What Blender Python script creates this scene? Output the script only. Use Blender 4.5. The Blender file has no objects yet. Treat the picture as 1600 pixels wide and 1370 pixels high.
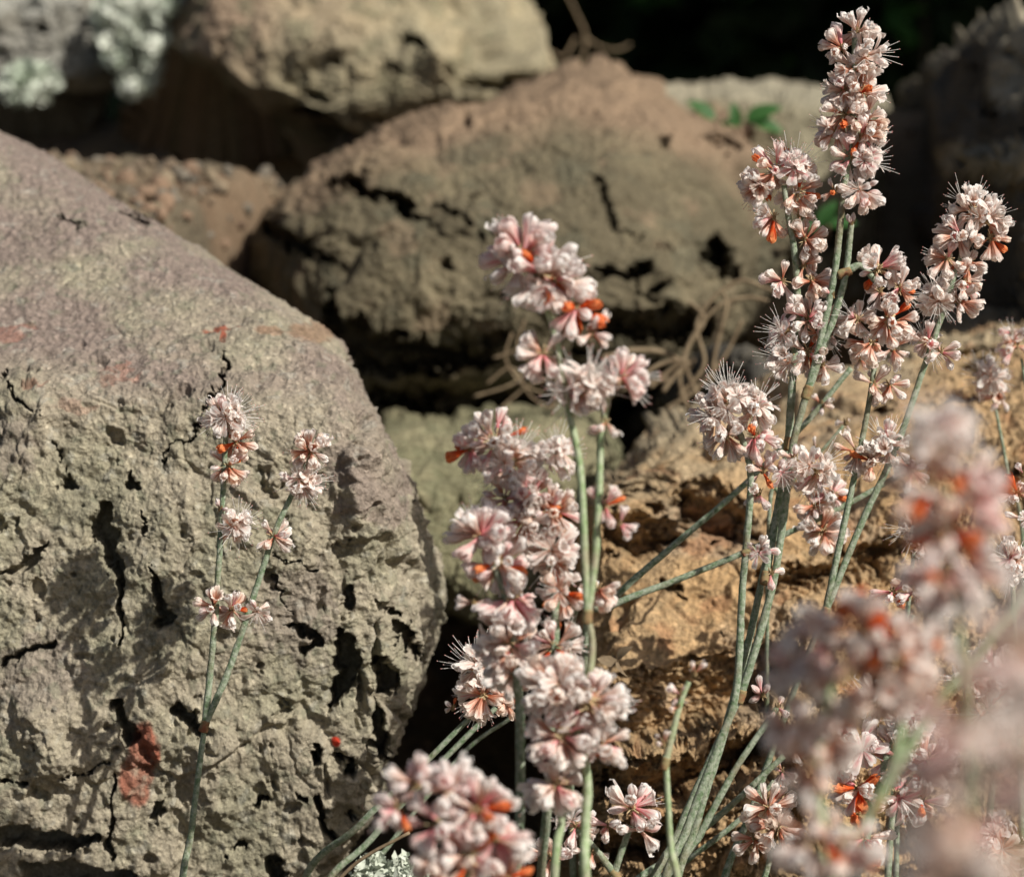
import bpy, math, random
import numpy as np
from mathutils import Vector, Matrix, Quaternion

S = bpy.context.scene
col = S.collection
R = math.radians
rnd = random.Random(7)

# ------------------------------------------------------------------ camera
FPX = 4537.0                       # focal length in photograph pixels (1600 wide)
PITCH = R(12)
CAM = np.array([0.0, 0.0, 0.30])
AX = np.array([1.0, 0, 0]); AF = np.array([0, math.cos(PITCH), -math.sin(PITCH)]); AU = np.array([0, math.sin(PITCH), math.cos(PITCH)])
cd = bpy.data.cameras.new('camera'); cam = bpy.data.objects.new('camera', cd); col.objects.link(cam)
cam.location = CAM; cam.rotation_euler = (math.pi/2 - PITCH, 0, 0)
cd.sensor_width = 36; cd.lens = 36 * FPX / 1600
cd.clip_start = 0.01; cd.clip_end = 200
cd.dof.use_dof = True; cd.dof.focus_distance = 0.405; cd.dof.aperture_fstop = 28
S.camera = cam

# ------------------------------------------------------------------ light
LC = np.array([-0.60, -0.60, 0.53])                         # direction the sunlight travels, right / up / into the view
L = LC[0]*AX + LC[1]*AU + LC[2]*AF; L /= np.linalg.norm(L)
W = bpy.data.worlds.new('World'); S.world = W; W.use_nodes = True
nt = W.node_tree; nt.nodes.clear()
sk = nt.nodes.new('ShaderNodeTexSky'); sk.sky_type = 'NISHITA'; sk.sun_disc = False; sk.dust_density = 3.5; sk.ozone_density = 0.6
sk.sun_elevation = math.asin(-L[2]); sk.sun_rotation = math.atan2(-L[0], -L[1])
bg = nt.nodes.new('ShaderNodeBackground'); bg.inputs[1].default_value = 0.05
wo = nt.nodes.new('ShaderNodeOutputWorld')
nt.links.new(sk.outputs[0], bg.inputs[0]); nt.links.new(bg.outputs[0], wo.inputs[0])
sd = bpy.data.lights.new('sun', 'SUN'); sd.energy = 4.7; sd.angle = R(0.53); sd.color = (1.0, 0.95, 0.865)
sun = bpy.data.objects.new('sun', sd); col.objects.link(sun); sun.location = (1, -1, 2)
sun.rotation_mode = 'QUATERNION'; sun.rotation_quaternion = Vector(L).to_track_quat('-Z', 'Y')
S.view_settings.view_transform = 'Standard'; S.view_settings.look = 'None'
S.view_settings.exposure = 0.36; S.view_settings.gamma = 1.0; S.view_settings.use_curve_mapping = False
S.render.engine = 'CYCLES'; S.cycles.use_denoising = True
S.cycles.max_bounces = 6; S.cycles.diffuse_bounces = 3; S.cycles.transmission_bounces = 4; S.cycles.transparent_max_bounces = 4

# ------------------------------------------------------------------ helpers
def P(px, py, d):
    "world point seen at photograph pixel px,py at depth d (arrays allowed)"
    px = np.asarray(px, float); py = np.asarray(py, float); d = np.asarray(d, float)
    x = (px-800)/FPX*d; y = (685-py)/FPX*d
    return CAM + x[..., None]*AX + y[..., None]*AU + d[..., None]*AF

def _hash(i, j, k, s):
    h = (i*374761393 + j*668265263 + k*2147483647 + s*1274126177) & 0xffffffff
    h = ((h ^ (h >> 13)) * 1274126177) & 0xffffffff
    h = ((h ^ (h >> 16)) * 2246822519) & 0xffffffff
    return h ^ (h >> 15)
def gn(p, f, s=0):
    "gradient noise of points p (n,3) at frequency f, about -1..1"
    q = p*f + 1000.37; i0 = np.floor(q).astype(np.int64); t = q-i0
    w = t*t*t*(t*(t*6-15)+10); out = np.zeros(len(p))
    for a in (0, 1):
        for b in (0, 1):
            for c in (0, 1):
                h = _hash(i0[:, 0]+a, i0[:, 1]+b, i0[:, 2]+c, s)
                gx = (h & 1023)/511.5-1; gy = ((h >> 10) & 1023)/511.5-1; gz = ((h >> 20) & 1023)/511.5-1
                d = gx*(t[:, 0]-a) + gy*(t[:, 1]-b) + gz*(t[:, 2]-c)
                out += d*(w[:, 0] if a else 1-w[:, 0])*(w[:, 1] if b else 1-w[:, 1])*(w[:, 2] if c else 1-w[:, 2])
    return out*1.5
def fbm(p, f, o=4, s=0, g=0.5):
    r = np.zeros(len(p)); a = 1.0
    for k in range(o):
        r += a*gn(p, f*(2.03**k), s+k*17); a *= g
    return r
def facets(p, f, s=0, slope=1.0):
    "broken planes: every cell of a random cell pattern is tilted its own way, in metres; cells meet in small steps"
    q = p*f + 500.13; i0 = np.floor(q).astype(np.int64); best = np.full(len(p), 9e9); sec = best.copy(); val = np.zeros(len(p))
    for a in (-1, 0, 1):
        for b in (-1, 0, 1):
            for c in (-1, 0, 1):
                ci, cj, ck = i0[:, 0]+a, i0[:, 1]+b, i0[:, 2]+c; h = _hash(ci, cj, ck, s)
                dx = ci+(h & 1023)/1023-q[:, 0]; dy = cj+((h >> 10) & 1023)/1023-q[:, 1]; dz = ck+((h >> 20) & 1023)/1023-q[:, 2]
                d = dx*dx+dy*dy+dz*dz; h2 = _hash(ci, cj, ck, s+777)
                v_ = dx*((h2 & 1023)/511.5-1)+dy*((h2 >> 10 & 1023)/511.5-1)+dz*((h2 >> 20 & 1023)/511.5-1)+((h >> 3 & 255)/255-.5)*.5
                nb = d < best; sec = np.where(nb, best, np.minimum(sec, d)); val = np.where(nb, v_, val); best = np.where(nb, d, best)
    edge = np.sqrt(sec)-np.sqrt(best)
    return slope/f*(val*ss(0, .10, edge) - .10*ss(.05, .0, edge))
def ss(a, b, x):
    t = np.clip((x-a)/(b-a), 0, 1); return t*t*(3-2*t)

def mesh_np(name, v, f4=None, f3=None, smooth=True):
    m = bpy.data.meshes.new(name); v = np.asarray(v, np.float32)
    parts, st, n = [], [], 0
    if f4 is not None and len(f4):
        parts.append(np.asarray(f4).ravel()); st.append(np.arange(len(f4))*4); n = len(f4)*4
    if f3 is not None and len(f3):
        parts.append(np.asarray(f3).ravel()); st.append(n+np.arange(len(f3))*3)
    lv = np.concatenate(parts).astype(np.int32); ls = np.concatenate(st).astype(np.int32)
    m.vertices.add(len(v)); m.vertices.foreach_set('co', v.ravel())
    m.loops.add(len(lv)); m.loops.foreach_set('vertex_index', lv)
    m.polygons.add(len(ls)); m.polygons.foreach_set('loop_start', ls)
    m.update(calc_edges=True)
    if smooth: m.polygons.foreach_set('use_smooth', np.ones(len(ls), bool))
    m.validate(); return m
def vcol(m, name, c):
    a = m.color_attributes.new(name, 'FLOAT_COLOR', 'POINT')
    c = np.concatenate([c, np.ones((len(c), 1))], 1) if c.shape[1] == 3 else c
    a.data.foreach_set('color', c.astype(np.float32).ravel())
def tag(o, label=None, cat=None, group=None, kind=None):
    if label: o['label'] = label
    if cat: o['category'] = cat
    if group: o['group'] = group
    if kind: o['kind'] = kind
    return o
def link(name, m, parent=None, loc=(0, 0, 0)):
    o = bpy.data.objects.new(name, m); col.objects.link(o); o.location = loc
    if parent: o.parent = parent
    return o

class NT:
    def __init__(s, name):
        s.m = bpy.data.materials.new(name); s.m.use_nodes = True; s.t = s.m.node_tree; s.t.nodes.clear()
    def n(s, typ, **kw):
        o = s.t.nodes.new('ShaderNode'+typ)
        for k, v in kw.items():
            if k.startswith('i_'): o.inputs[k[2:].replace('_', ' ')].default_value = v
            else: setattr(o, k, v)
        return o
    def l(s, a, b): s.t.links.new(a, b)
    def noise(s, scale, detail=4, vec=None, rough=0.55, dist=0):
        o = s.n('TexNoise'); o.inputs['Scale'].default_value = scale; o.inputs['Detail'].default_value = detail
        o.inputs['Roughness'].default_value = rough; o.inputs['Distortion'].default_value = dist
        if vec: s.l(vec, o.inputs['Vector'])
        return o.outputs['Fac']
    def ramp(s, fac, stops):
        o = s.n('ValToRGB'); e = o.color_ramp.elements
        while len(e) < len(stops): e.new(0.5)
        for x, (p, c) in zip(e, stops):
            x.position = p; x.color = (*c, 1) if hasattr(c, '__len__') else (c, c, c, 1)
        s.l(fac, o.inputs[0]); return o.outputs[0]
    def mix(s, fac, a, b, mode='MIX'):
        o = s.n('Mix', data_type='RGBA', blend_type=mode)
        for sock, v in ((o.inputs[0], fac), (o.inputs[6], a), (o.inputs[7], b)):
            if isinstance(v, (int, float)): sock.default_value = v
            elif isinstance(v, tuple): sock.default_value = (*v, 1)
            else: s.l(v, sock)
        return o.outputs[2]
    def math(s, op, a, b=0.0, c=None):
        o = s.n('Math', operation=op)
        for i, v in enumerate((a, b, c)):
            if v is None: continue
            if isinstance(v, (int, float)): o.inputs[i].default_value = v
            else: s.l(v, o.inputs[i])
        return o.outputs[0]

# ------------------------------------------------------------------ materials
def rock_mat(name, scale=1.0, bump=1.0, grain=0.35):
    k = NT(name); tc = k.n('TexCoord').outputs['Object']
    vc = k.n('VertexColor', layer_name='tone').outputs['Color']
    g1 = k.noise(900*scale, 5, tc, 0.7); g2 = k.noise(3200*scale, 3, tc, 0.6)
    gg = k.ramp(g1, [(0.28, 1-grain), (0.5, 1.0), (0.75, 1+grain*0.6)])
    c = k.mix(1.0, vc, gg, 'MULTIPLY')
    sp = k.ramp(g2, [(0.30, 0.72), (0.42, 1.0), (0.62, 1.0), (0.72, 1.25)])
    c = k.mix(0.8, c, sp, 'MULTIPLY')
    vo = k.n('TexVoronoi'); vo.inputs['Scale'].default_value = 1700*scale; k.l(tc, vo.inputs['Vector'])
    vs = k.n('SeparateXYZ'); k.l(vo.outputs['Color'], vs.inputs[0])
    c = k.mix(0.85, c, k.ramp(vs.outputs[0], [(0.0, .74), (0.25, .92), (0.75, 1.04), (0.93, 1.12), (1.0, 1.5)]), 'MULTIPLY')
    b = k.n('Bump'); b.inputs['Strength'].default_value = 0.75*bump; b.inputs['Distance'].default_value = 0.0009/scale
    hh = k.math('ADD', k.noise(1100*scale, 6, tc, 0.72), k.math('MULTIPLY', k.noise(420*scale, 4, tc, 0.6), 0.8))
    hh = k.math('ADD', hh, k.math('MULTIPLY', vo.outputs['Distance'], 0.35))
    k.l(hh, b.inputs['Height'])
    pr = k.n('BsdfPrincipled'); pr.inputs['Roughness'].default_value = 0.93; pr.inputs['Specular IOR Level'].default_value = 0.15
    k.l(c, pr.inputs['Base Color']); k.l(b.outputs[0], pr.inputs['Normal'])
    o = k.n('OutputMaterial'); k.l(pr.outputs[0], o.inputs[0]); return k.m

def tepal_mat(name, base, mid, tip, rib, ribs=0.8, trans=0.5, tint=(1, .78, .78)):
    k = NT(name); uv = k.n('UVMap').outputs[0]; sep = k.n('SeparateXYZ'); k.l(uv, sep.inputs[0])
    u, v = sep.outputs[0], sep.outputs[1]
    oi = k.n('ObjectInfo').outputs['Random']; geo = k.n('TexCoord').outputs['Object']
    nz = k.noise(3.0, 3, geo)
    vv = k.math('ADD', v, k.math('MULTIPLY', k.math('SUBTRACT', nz, 0.5), 0.35))
    vv = k.math('ADD', vv, k.math('MULTIPLY', k.math('SUBTRACT', oi, 0.5), 0.22))
    c = k.ramp(vv, [(0.0, base), (0.42, mid), (0.70, tip), (1.0, tip)])
    au = k.math('ABSOLUTE', k.math('SUBTRACT', u, 0.5))
    r1 = k.ramp(au, [(0.0, 1.0), (0.09, 0.85), (0.19, 0.0), (1.0, 0.0)])
    r2 = k.ramp(v, [(0.0, 1.0), (0.62, 0.9), (0.86, 0.0), (1.0, 0.0)])
    rm = k.math('MULTIPLY', k.math('MULTIPLY', r1, r2), ribs)
    c = k.mix(rm, c, rib)
    wv = k.n('TexWave'); wv.inputs['Scale'].default_value = 2.6; wv.inputs['Distortion'].default_value = 2.5
    k.l(uv, wv.inputs['Vector'])
    c = k.mix(0.35, c, k.ramp(wv.outputs['Fac'], [(0.0, (.84, .74, .68)), (0.5, (1, 1, 1))]), 'MULTIPLY')
    rimf = k.math('MAXIMUM', k.ramp(au, [(0.36, 0.0), (0.47, 1.0)]), k.ramp(v, [(0.84, 0.0), (0.95, 1.0)]))
    c = k.mix(k.math('MULTIPLY', k.math('MULTIPLY', k.math('SUBTRACT', 1.0, rimf), k.ramp(v, [(0.3, 0.0), (0.6, 1.0)])), 0.45), c, k.mix(1.0, c, (.86, .74, .68), 'MULTIPLY'))
    c = k.mix(k.ramp(k.math('FRACT', k.math('MULTIPLY', oi, 7.31)), [(0.45, 0.0), (1.0, 0.75)]), c, k.mix(1.0, c, tint, 'MULTIPLY'))
    pr = k.n('BsdfPrincipled'); pr.inputs['Roughness'].default_value = 0.55; pr.inputs['Specular IOR Level'].default_value = 0.25
    b = k.n('Bump'); b.inputs['Strength'].default_value = 0.5; b.inputs['Distance'].default_value = 0.00012
    k.l(k.noise(6, 4, geo), b.inputs['Height']); k.l(b.outputs[0], pr.inputs['Normal'])
    k.l(c, pr.inputs['Base Color'])
    tr = k.n('BsdfTranslucent'); k.l(c, tr.inputs[0])
    mx = k.n('MixShader'); mx.inputs[0].default_value = trans
    k.l(pr.outputs[0], mx.inputs[1]); k.l(tr.outputs[0], mx.inputs[2])
    o = k.n('OutputMaterial'); k.l(mx.outputs[0], o.inputs[0]); return k.m
def plain_mat(name, c1, c2, sc, rough=0.7, trans=0.0, bump=0.0, bd=0.0003, patch=None):
    k = NT(name); tc = k.n('TexCoord').outputs['Object']
    c = k.ramp(k.noise(sc, 5, tc, 0.65), [(0.36, c1), (0.62, c2)])
    if patch: c = k.mix(k.ramp(k.noise(95, 4, tc, 0.7), [(0.50, 0.0), (0.68, 0.8)]), c, patch)
    pr = k.n('BsdfPrincipled'); pr.inputs['Roughness'].default_value = rough; pr.inputs['Specular IOR Level'].default_value = 0.25
    k.l(c, pr.inputs['Base Color'])
    if bump:
        b = k.n('Bump'); b.inputs['Strength'].default_value = bump; b.inputs['Distance'].default_value = bd
        k.l(k.noise(sc*1.7, 5, tc, 0.7), b.inputs['Height']); k.l(b.outputs[0], pr.inputs['Normal'])
    o = k.n('OutputMaterial')
    if trans:
        tr = k.n('BsdfTranslucent'); k.l(c, tr.inputs[0]); mx = k.n('MixShader'); mx.inputs[0].default_value = trans
        k.l(pr.outputs[0], mx.inputs[1]); k.l(tr.outputs[0], mx.inputs[2]); k.l(mx.outputs[0], o.inputs[0])
    else: k.l(pr.outputs[0], o.inputs[0])
    return k.m
M = {}
M['rock'] = rock_mat('weathered_rock', 1.0, 1.0, .36)
M['ochre'] = rock_mat('porous_ochre_rock', 0.8, 1.3, 0.42)
M['soil'] = rock_mat('soil', 0.7, 1.0)
M['white'] = tepal_mat('white_tepal', (.70, .42, .29), (.92, .84, .78), (.97, .96, .94), (.60, .26, .18), 0.6, tint=(1, .95, .91))
M['pink'] = tepal_mat('pink_tepal', (.85, .34, .36), (.95, .76, .73), (.97, .94, .92), (.80, .20, .26), 0.7, tint=(1, .84, .82))
M['rust'] = tepal_mat('rusty_tepal', (.62, .23, .12), (.88, .63, .50), (.97, .93, .89), (.58, .17, .09), 0.75, tint=(1, .86, .74))
M['orange'] = tepal_mat('orange_tepal', (.70, .12, .03), (.85, .16, .03), (.92, .36, .14), (.70, .05, .02), 0.6, tint=(1, .72, .6))
M['bud'] = tepal_mat('bud_tepal', (.72, .42, .34), (.92, .84, .80), (.97, .96, .95), (.66, .26, .28), 0.55, tint=(1, .88, .88))
M['filament'] = plain_mat('filament', (.80, .77, .72), (.88, .86, .82), 2, 0.5, 0.3)
M['anther'] = plain_mat('anther', (.66, .26, .24), (.78, .48, .42), 4, 0.6)
M['pedicel'] = plain_mat('pedicel', (.62, .34, .20), (.62, .54, .32), 1.2, 0.6, 0.2)
M['stem'] = plain_mat('felted_stem', (.12, .185, .095), (.36, .40, .31), 1500, 0.9, 0.0, 1.0, 0.0003, (.20, .15, .09))
M['green_stem'] = plain_mat('smooth_green_stem', (.20, .29, .13), (.38, .43, .29), 900, 0.8, 0.0, 0.7, 0.0002, (.30, .24, .17))
M['node'] = plain_mat('node_bract', (.22, .08, .04), (.27, .25, .12), 500, 0.7, 0.1, 0.5, 0.0002)
M['dry'] = plain_mat('dry_stalk', (.14, .10, .06), (.26, .20, .125), 300, 0.8, 0.1, 0.6, 0.0003)
M['leaf'] = plain_mat('green_leaf', (.035, .10, .025), (.06, .17, .045), 120, 0.5, 0.35)
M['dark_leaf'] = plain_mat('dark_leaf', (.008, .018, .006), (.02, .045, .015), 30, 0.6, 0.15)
M['silver'] = plain_mat('silver_leaf', (.40, .46, .36), (.70, .72, .64), 60, 0.9, 0.15)
M['bark'] = plain_mat('shrub_bark', (.035, .028, .02), (.07, .055, .04), 60, 0.9, 0, 0.6, 0.002)
for k_, c_ in (('pebble_tan', (.19, .15, .10)), ('pebble_grey', (.155, .135, .105)), ('pebble_red', (.20, .135, .09)), ('pebble_brown', (.15, .115, .08))):
    M[k_] = plain_mat(k_, tuple(x*.75 for x in c_), tuple(x*1.15 for x in c_), 260, 0.9, 0, 0.8, 0.0006)

# ------------------------------------------------------------------ ground
def ground_z(x, y):
    side = ss(-0.035, -0.075, x)                                  # the gravel shelf lies on the left only
    e0 = 0.50*side + 0.655*(1-side)
    z = 0.112 + 0.114*ss(e0, e0+0.07, y + 0.006*np.sin(x*60)) - (1-side)*0.13*ss(0.74, 0.84, y) - side*0.05*ss(0.625, 0.70, y)
    z = z + 0.02*ss(0.10, 0.3, np.abs(x))*(1-ss(.5, .7, y))
    return z
def axis(lo, hi, flo, fhi, fine, n):
    a = np.arange(flo, fhi, fine)
    l = flo - np.geomspace(fine*2, flo-lo, n)[::-1]; r = fhi + np.geomspace(fine*2, hi-fhi, n)
    return np.concatenate([l, a, r])
gx = axis(-30, 30, -0.22, 0.22, 0.0016, 26); gy = axis(-30, 40, 0.42, 0.95, 0.0018, 26)
X, Y = np.meshgrid(gx, gy); Xf, Yf = X.ravel(), Y.ravel()
p0 = np.stack([Xf, Yf, np.zeros_like(Xf)], 1)
Zf = ground_z(Xf, Yf) + 0.006*fbm(p0, 22, 4, 3) + 0.0022*fbm(p0, 160, 3, 9)
far = ss(1.5, 12, np.hypot(Xf, Yf)); Zf = Zf + far*0.25*gn(p0, 0.15, 5)
v = np.stack([Xf, Yf, Zf], 1); nx, ny = len(gx), len(gy)
i = (np.arange(ny-1)[:, None]*nx + np.arange(nx-1)[None]).ravel()
m = mesh_np('ground', v, np.stack([i, i+1, i+nx+1, i+nx], 1))
t = fbm(p0, 60, 4, 31)[:, None]; t2 = ss(0.1, 0.6, fbm(p0, 25, 3, 77))[:, None]
c = np.array([.14, .115, .078])*(1+.30*t); c = c*(1-t2) + np.array([.20, .14, .09])*t2*(1+.2*t)
vcol(m, 'tone', np.clip(c, .02, .9)); m.materials.append(M['soil'])
tag(link('ground', m), kind='structure')

# ------------------------------------------------------------------ rocks
def chaikin(p, n=2):
    p = np.asarray(p, float)
    for _ in range(n):
        q = np.roll(p, -1, 0); p = np.stack([p*.78+q*.22, p*.22+q*.78], 1).reshape(-1, 2)
    return p
def radial(poly, c, th):
    "distance from c to the outline along each angle (outermost crossing)"
    a = poly-c; b = np.roll(a, -1, 0); out = np.zeros(len(th))
    dx, dy = np.cos(th), np.sin(th)
    for (x1, y1), (x2, y2) in zip(a, b):
        ex, ey = x2-x1, y2-y1; det = dx*ey-dy*ex
        with np.errstate(all='ignore'):
            tt = (x1*ey-y1*ex)/det; uu = (x1*dy-y1*dx)/det
        ok = (np.abs(det) > 1e-9) & (tt > 0) & (uu >= -1e-9) & (uu <= 1+1e-9)
        out = np.where(ok, np.maximum(out, tt), out)
    return out
def carve(px, py, feats, warp, wm):
    "sum of hollows: feats = (points [(x,y,w)...], depth in mm, softness)"
    x = px+warp[0]; y = py+warp[1]; out = np.zeros(len(px))
    for pts, dep, soft in feats:
        best = np.full(len(px), -9.0)
        if len(pts) == 1: pts = [pts[0], pts[0]]
        lo = min(q[0]-q[2]*1.6-8 for q in pts), min(q[1]-q[2]*1.6-8 for q in pts)
        hi = max(q[0]+q[2]*1.6+8 for q in pts), max(q[1]+q[2]*1.6+8 for q in pts)
        sel = np.where((x > lo[0]) & (x < hi[0]) & (y > lo[1]) & (y < hi[1]))[0]
        if not len(sel): continue
        xs, ys = x[sel], y[sel]; bb = np.full(len(sel), -9.0)
        for (x1, y1, w1), (x2, y2, w2) in zip(pts[:-1], pts[1:]):
            L2 = (x2-x1)**2+(y2-y1)**2
            tt = np.clip(((xs-x1)*(x2-x1)+(ys-y1)*(y2-y1))/L2, 0, 1) if L2 > 0 else np.zeros(len(xs))
            d = np.hypot(xs-x1-tt*(x2-x1), ys-y1-tt*(y2-y1)); w = (w1+tt*(w2-w1))*(.5 if max(w1, w2) < 6 else .9)*np.clip(1+wm[sel]*(1.0 if max(w1, w2) < 11 else .35), .05, 2)
            bb = np.maximum(bb, 1-d/w)
        val = dep*1e-3*ss(-soft*.3, soft, bb)
        out[sel] = np.where(np.abs(val) > np.abs(out[sel]), val, out[sel]) if dep > 0 else out[sel]+val
    return out
def smax(a, k):
    a = np.stack(a); m_ = a.max(0); return m_ + k*np.log(np.exp((a-m_)/k).sum(0))

def rock(name, poly, center, planes, T, Tb, N, amp, tone, mat, label, feats=(), seed=0, k=0.004, rim=5, warp=8, extra=None, ledges=(), pn=.003, fc=((45, .18), (140, .16)), rough=1, fw=None):
    """closed boulder.  planes: (x0,y0,d0,ddx,ddy): depth d0 at pixel x0,y0 changing by ddx, ddy metres per 1000 px.
    The near surface is the common outline of those planes, rounded off at the silhouette and closed by a back."""
    poly = chaikin(poly, rough); c0 = np.array(center, float)
    g = np.linspace(-1, 1, N); A, B = np.meshgrid(g, g); A = A.ravel(); B = B.ravel()
    big = np.abs(A) >= np.abs(B); r = np.where(big, np.abs(A), np.abs(B))
    with np.errstate(all='ignore'):
        th = np.where(big, (np.pi/4)*(B/A) + np.where(A < 0, np.pi, 0), np.pi/2-(np.pi/4)*(A/B)+np.where(B < 0, np.pi, 0))
    th = np.where(r == 0, 0, th)
    tt = np.linspace(0, 2*np.pi, 1441); Rt = radial(poly, c0, tt)
    Rr = np.interp(th % (2*np.pi), tt, Rt)
    px = c0[0]+r*Rr*np.cos(th); py = c0[1]+r*Rr*np.sin(th)
    q = np.stack([px, py, np.full(len(px), seed*37.0)], 1)
    def depth(px, py, q):
        ds = []
        for n_, (x0, y0, d0, ddx, ddy) in enumerate(planes):
            ds.append(d0+(px-x0)*ddx/1000+(py-y0)*ddy/1000+pn*gn(q, 1/260, seed+n_*5))
        return smax(ds, k)
    D = depth(px, py, q)
    front = D + T*(1-np.sqrt(np.clip(1-r**rim, 0, 1)))
    V = P(px, py, front)
    # back rings from the rim
    idx = np.arange(N*N).reshape(N, N)
    loop = np.concatenate([idx[0, :-1], idx[:-1, -1], idx[-1, :0:-1], idx[:0:-1, 0]])
    f = np.stack([idx[:-1, :-1].ravel(), idx[:-1, 1:].ravel(), idx[1:, 1:].ravel(), idx[1:, :-1].ravel()], 1)
    rings = np.cos(np.linspace(0, np.pi/2, 14))[1:-1]; VB, f3, prev = [], [], loop; base = N*N; nL = len(loop)
    quads = []; lx, ly, ld = px[loop], py[loop], front[loop]
    for kk, rr in enumerate(rings):
        x_, y_ = c0[0]+(lx-c0[0])*rr, c0[1]+(ly-c0[1])*rr
        dm = ld*rr + ld.mean()*(1-rr) + Tb*math.sqrt(1-rr*rr)
        VB.append(P(x_, y_, dm)); cur = base+kk*nL+np.arange(nL)
        quads.append(np.stack([prev, cur, np.roll(cur, -1), np.roll(prev, -1)], 1)); prev = cur
    apex = base+len(rings)*nL; VB.append(P(c0[0], c0[1], ld.mean()+Tb)[None])
    V = np.concatenate([V]+VB); F = np.concatenate([f[:, ::-1]*1]+[qq[:, ::-1] for qq in quads])
    tri = np.stack([prev, np.roll(prev, -1), np.full(nL, apex)], 1)
    # normals
    n = np.zeros_like(V); a = V[F[:, 1]]-V[F[:, 0]]; b = V[F[:, 3]]-V[F[:, 0]]; fn = np.cross(a, b)
    for j in range(4): np.add.at(n, F[:, j], fn)
    n[apex] = AF
    n /= np.linalg.norm(n, axis=1)[:, None]+1e-12
    cen = V.mean(0)
    if ((V-cen)*n).sum(1).mean() < 0: n = -n; F = F[:, ::-1]; tri = tri[:, ::-1]
    PX = np.concatenate([px, np.full(len(V)-len(px), -9e3)]); PY = np.concatenate([py, np.full(len(V)-len(px), -9e3)])
    a1, a2, a3 = amp
    h = a1*fbm(V, 28, 3, seed) + a2*fbm(V, 120, 4, seed+50)
    rid = 1-np.abs(fbm(V, 90, 3, seed+90)); h -= a2*0.8*ss(0.86, 1.0, rid)
    h += a3*fbm(V, 650, 3, seed+120, 0.6)
    Vw = V + .0022*np.stack([fbm(V, 130, 3, seed+60+q_) for q_ in range(3)], 1)
    for n_, (f_, s_) in enumerate(fc): h += facets(Vw, f_, seed+200+n_, s_)*(.35+.65*ss(-.35, .25, fbm(V, 40, 2, seed+210+n_)))*(1 if fw is None else fw(PX, PY))
    wp = (warp*fbm(V, 300, 4, seed+7, .62), warp*fbm(V, 300, 4, seed+8, .62))
    cv = carve(PX, PY, feats, wp, 1.1*fbm(V, 190, 2, seed+9))
    for xs, tops, bots, dep, ret in ledges:                  # undercut bands: sink steadily below a lip, then come forward on the next shelf
        x_, y_ = PX+wp[0]*1.6, PY+wp[1]*1.6; tp = np.interp(x_, xs, tops); bt = np.interp(x_, xs, bots)
        t_ = (y_-tp)/np.maximum(bt-tp, 4); fade = ss(xs[0], xs[0]+18, x_)*ss(xs[-1], xs[-1]-30, x_)*ss(2, 25, bt-tp)
        cv = np.maximum(cv, dep*1e-3*fade*np.where(t_ < 1, np.clip(t_, 0, 1)**.8, np.clip(1-(y_-bt)/ret, 0, 1)))
    if extra is not None: h = h+extra(V, PX, PY)
    h = h*(1-0.6*ss(0.0, 0.004, cv))
    V2 = V+n*h[:, None]
    V2 = V2 + cv[:, None]*AF[None]                       # hollows cut straight into the stone
    tn = np.clip(tone(V, PX, PY), .01, .95)
    o0 = V2[loop].mean(0); o0[2] = V2[:, 2].min()
    m = mesh_np(name, V2-o0, F, tri); vcol(m, 'tone', tn); m.materials.append(mat)
    o = link(name, m, None, o0); tag(o, label, 'rock'); return o

def mixc(a, b, t): return a*(1-t[:, None])+np.asarray(b)*t[:, None]
def blob(px, py, V, items, wob=10):
    "mask for stains and painted sunlit patches: union of ellipses (x,y,rx,ry) with ragged edges"
    x = px+wob*fbm(V, 300, 3, 5); y = py+wob*fbm(V, 300, 3, 6); m_ = np.zeros(len(px))
    for (cx, cy, rx, ry) in items:
        m_ = np.maximum(m_, ss(1.15, 0.8, np.hypot((x-cx)/rx, (y-cy)/ry)))
    return m_

def tone_left(V, px, py):
    olive = np.array([.275, .255, .182]); tan = np.array([.325, .287, .215]); pur = np.array([.232, .184, .158])
    t1 = fbm(V, 70, 4, 11); c = mixc(np.tile(tan, (len(V), 1)), olive, ss(-.3, .4, t1))
    c = mixc(c, (.34, .305, .22), ss(.15, .6, fbm(V, 160, 3, 12))*.6)
    up = ss(60, -60, py-(600+0.05*px+60*fbm(V, 30, 3, 14)))
    up = np.maximum(up, blob(px, py, V, [(560, 700, 60, 100), (600, 760, 40, 70)], 25)*.8)
    c = mixc(c, pur, up*ss(-.8, .1, fbm(V, 45, 4, 13))*.95)
    c = mixc(c, (.20, .165, .145), blob(px, py, V, [(470, 960, 60, 90), (60, 1060, 70, 60), (10, 690, 40, 50)], 30)*.5)
    c = mixc(c, (.16, .165, .115), ss(.3, .65, fbm(V, 420, 3, 15))*.5)          # dark lichen specks
    c = mixc(c, (.36, .35, .30), ss(.35, .7, fbm(V, 500, 3, 16))*.4)
    red = blob(px, py, V, [(225, 1165, 22, 40), (212, 1215, 26, 45), (345, 512, 30, 7), (349, 526, 6, 13)], 9)
    red = np.maximum(red, .5*blob(px, py, V, [(185, 580, 36, 5), (165, 592, 18, 5), (120, 636, 34, 10), (20, 515, 42, 10), (60, 600, 20, 6)], 16))
    red = red*np.clip(1.1+.8*fbm(V, 700, 3, 29), 0, 1)
    c = mixc(c, (.27, .085, .052), red*np.clip(.85+.4*t1, 0, 1))
    c = mixc(c, (.26, .155, .095), .8*blob(px, py, V, [(490, 520, 45, 14), (420, 518, 30, 8)], 9)*.8)
    c = mixc(c, (.62, .06, .03), blob(px, py, V, [(524, 1155, 6, 8)], 2))
    return c*(1+.12*fbm(V, 900, 2, 18))[:, None]
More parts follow.
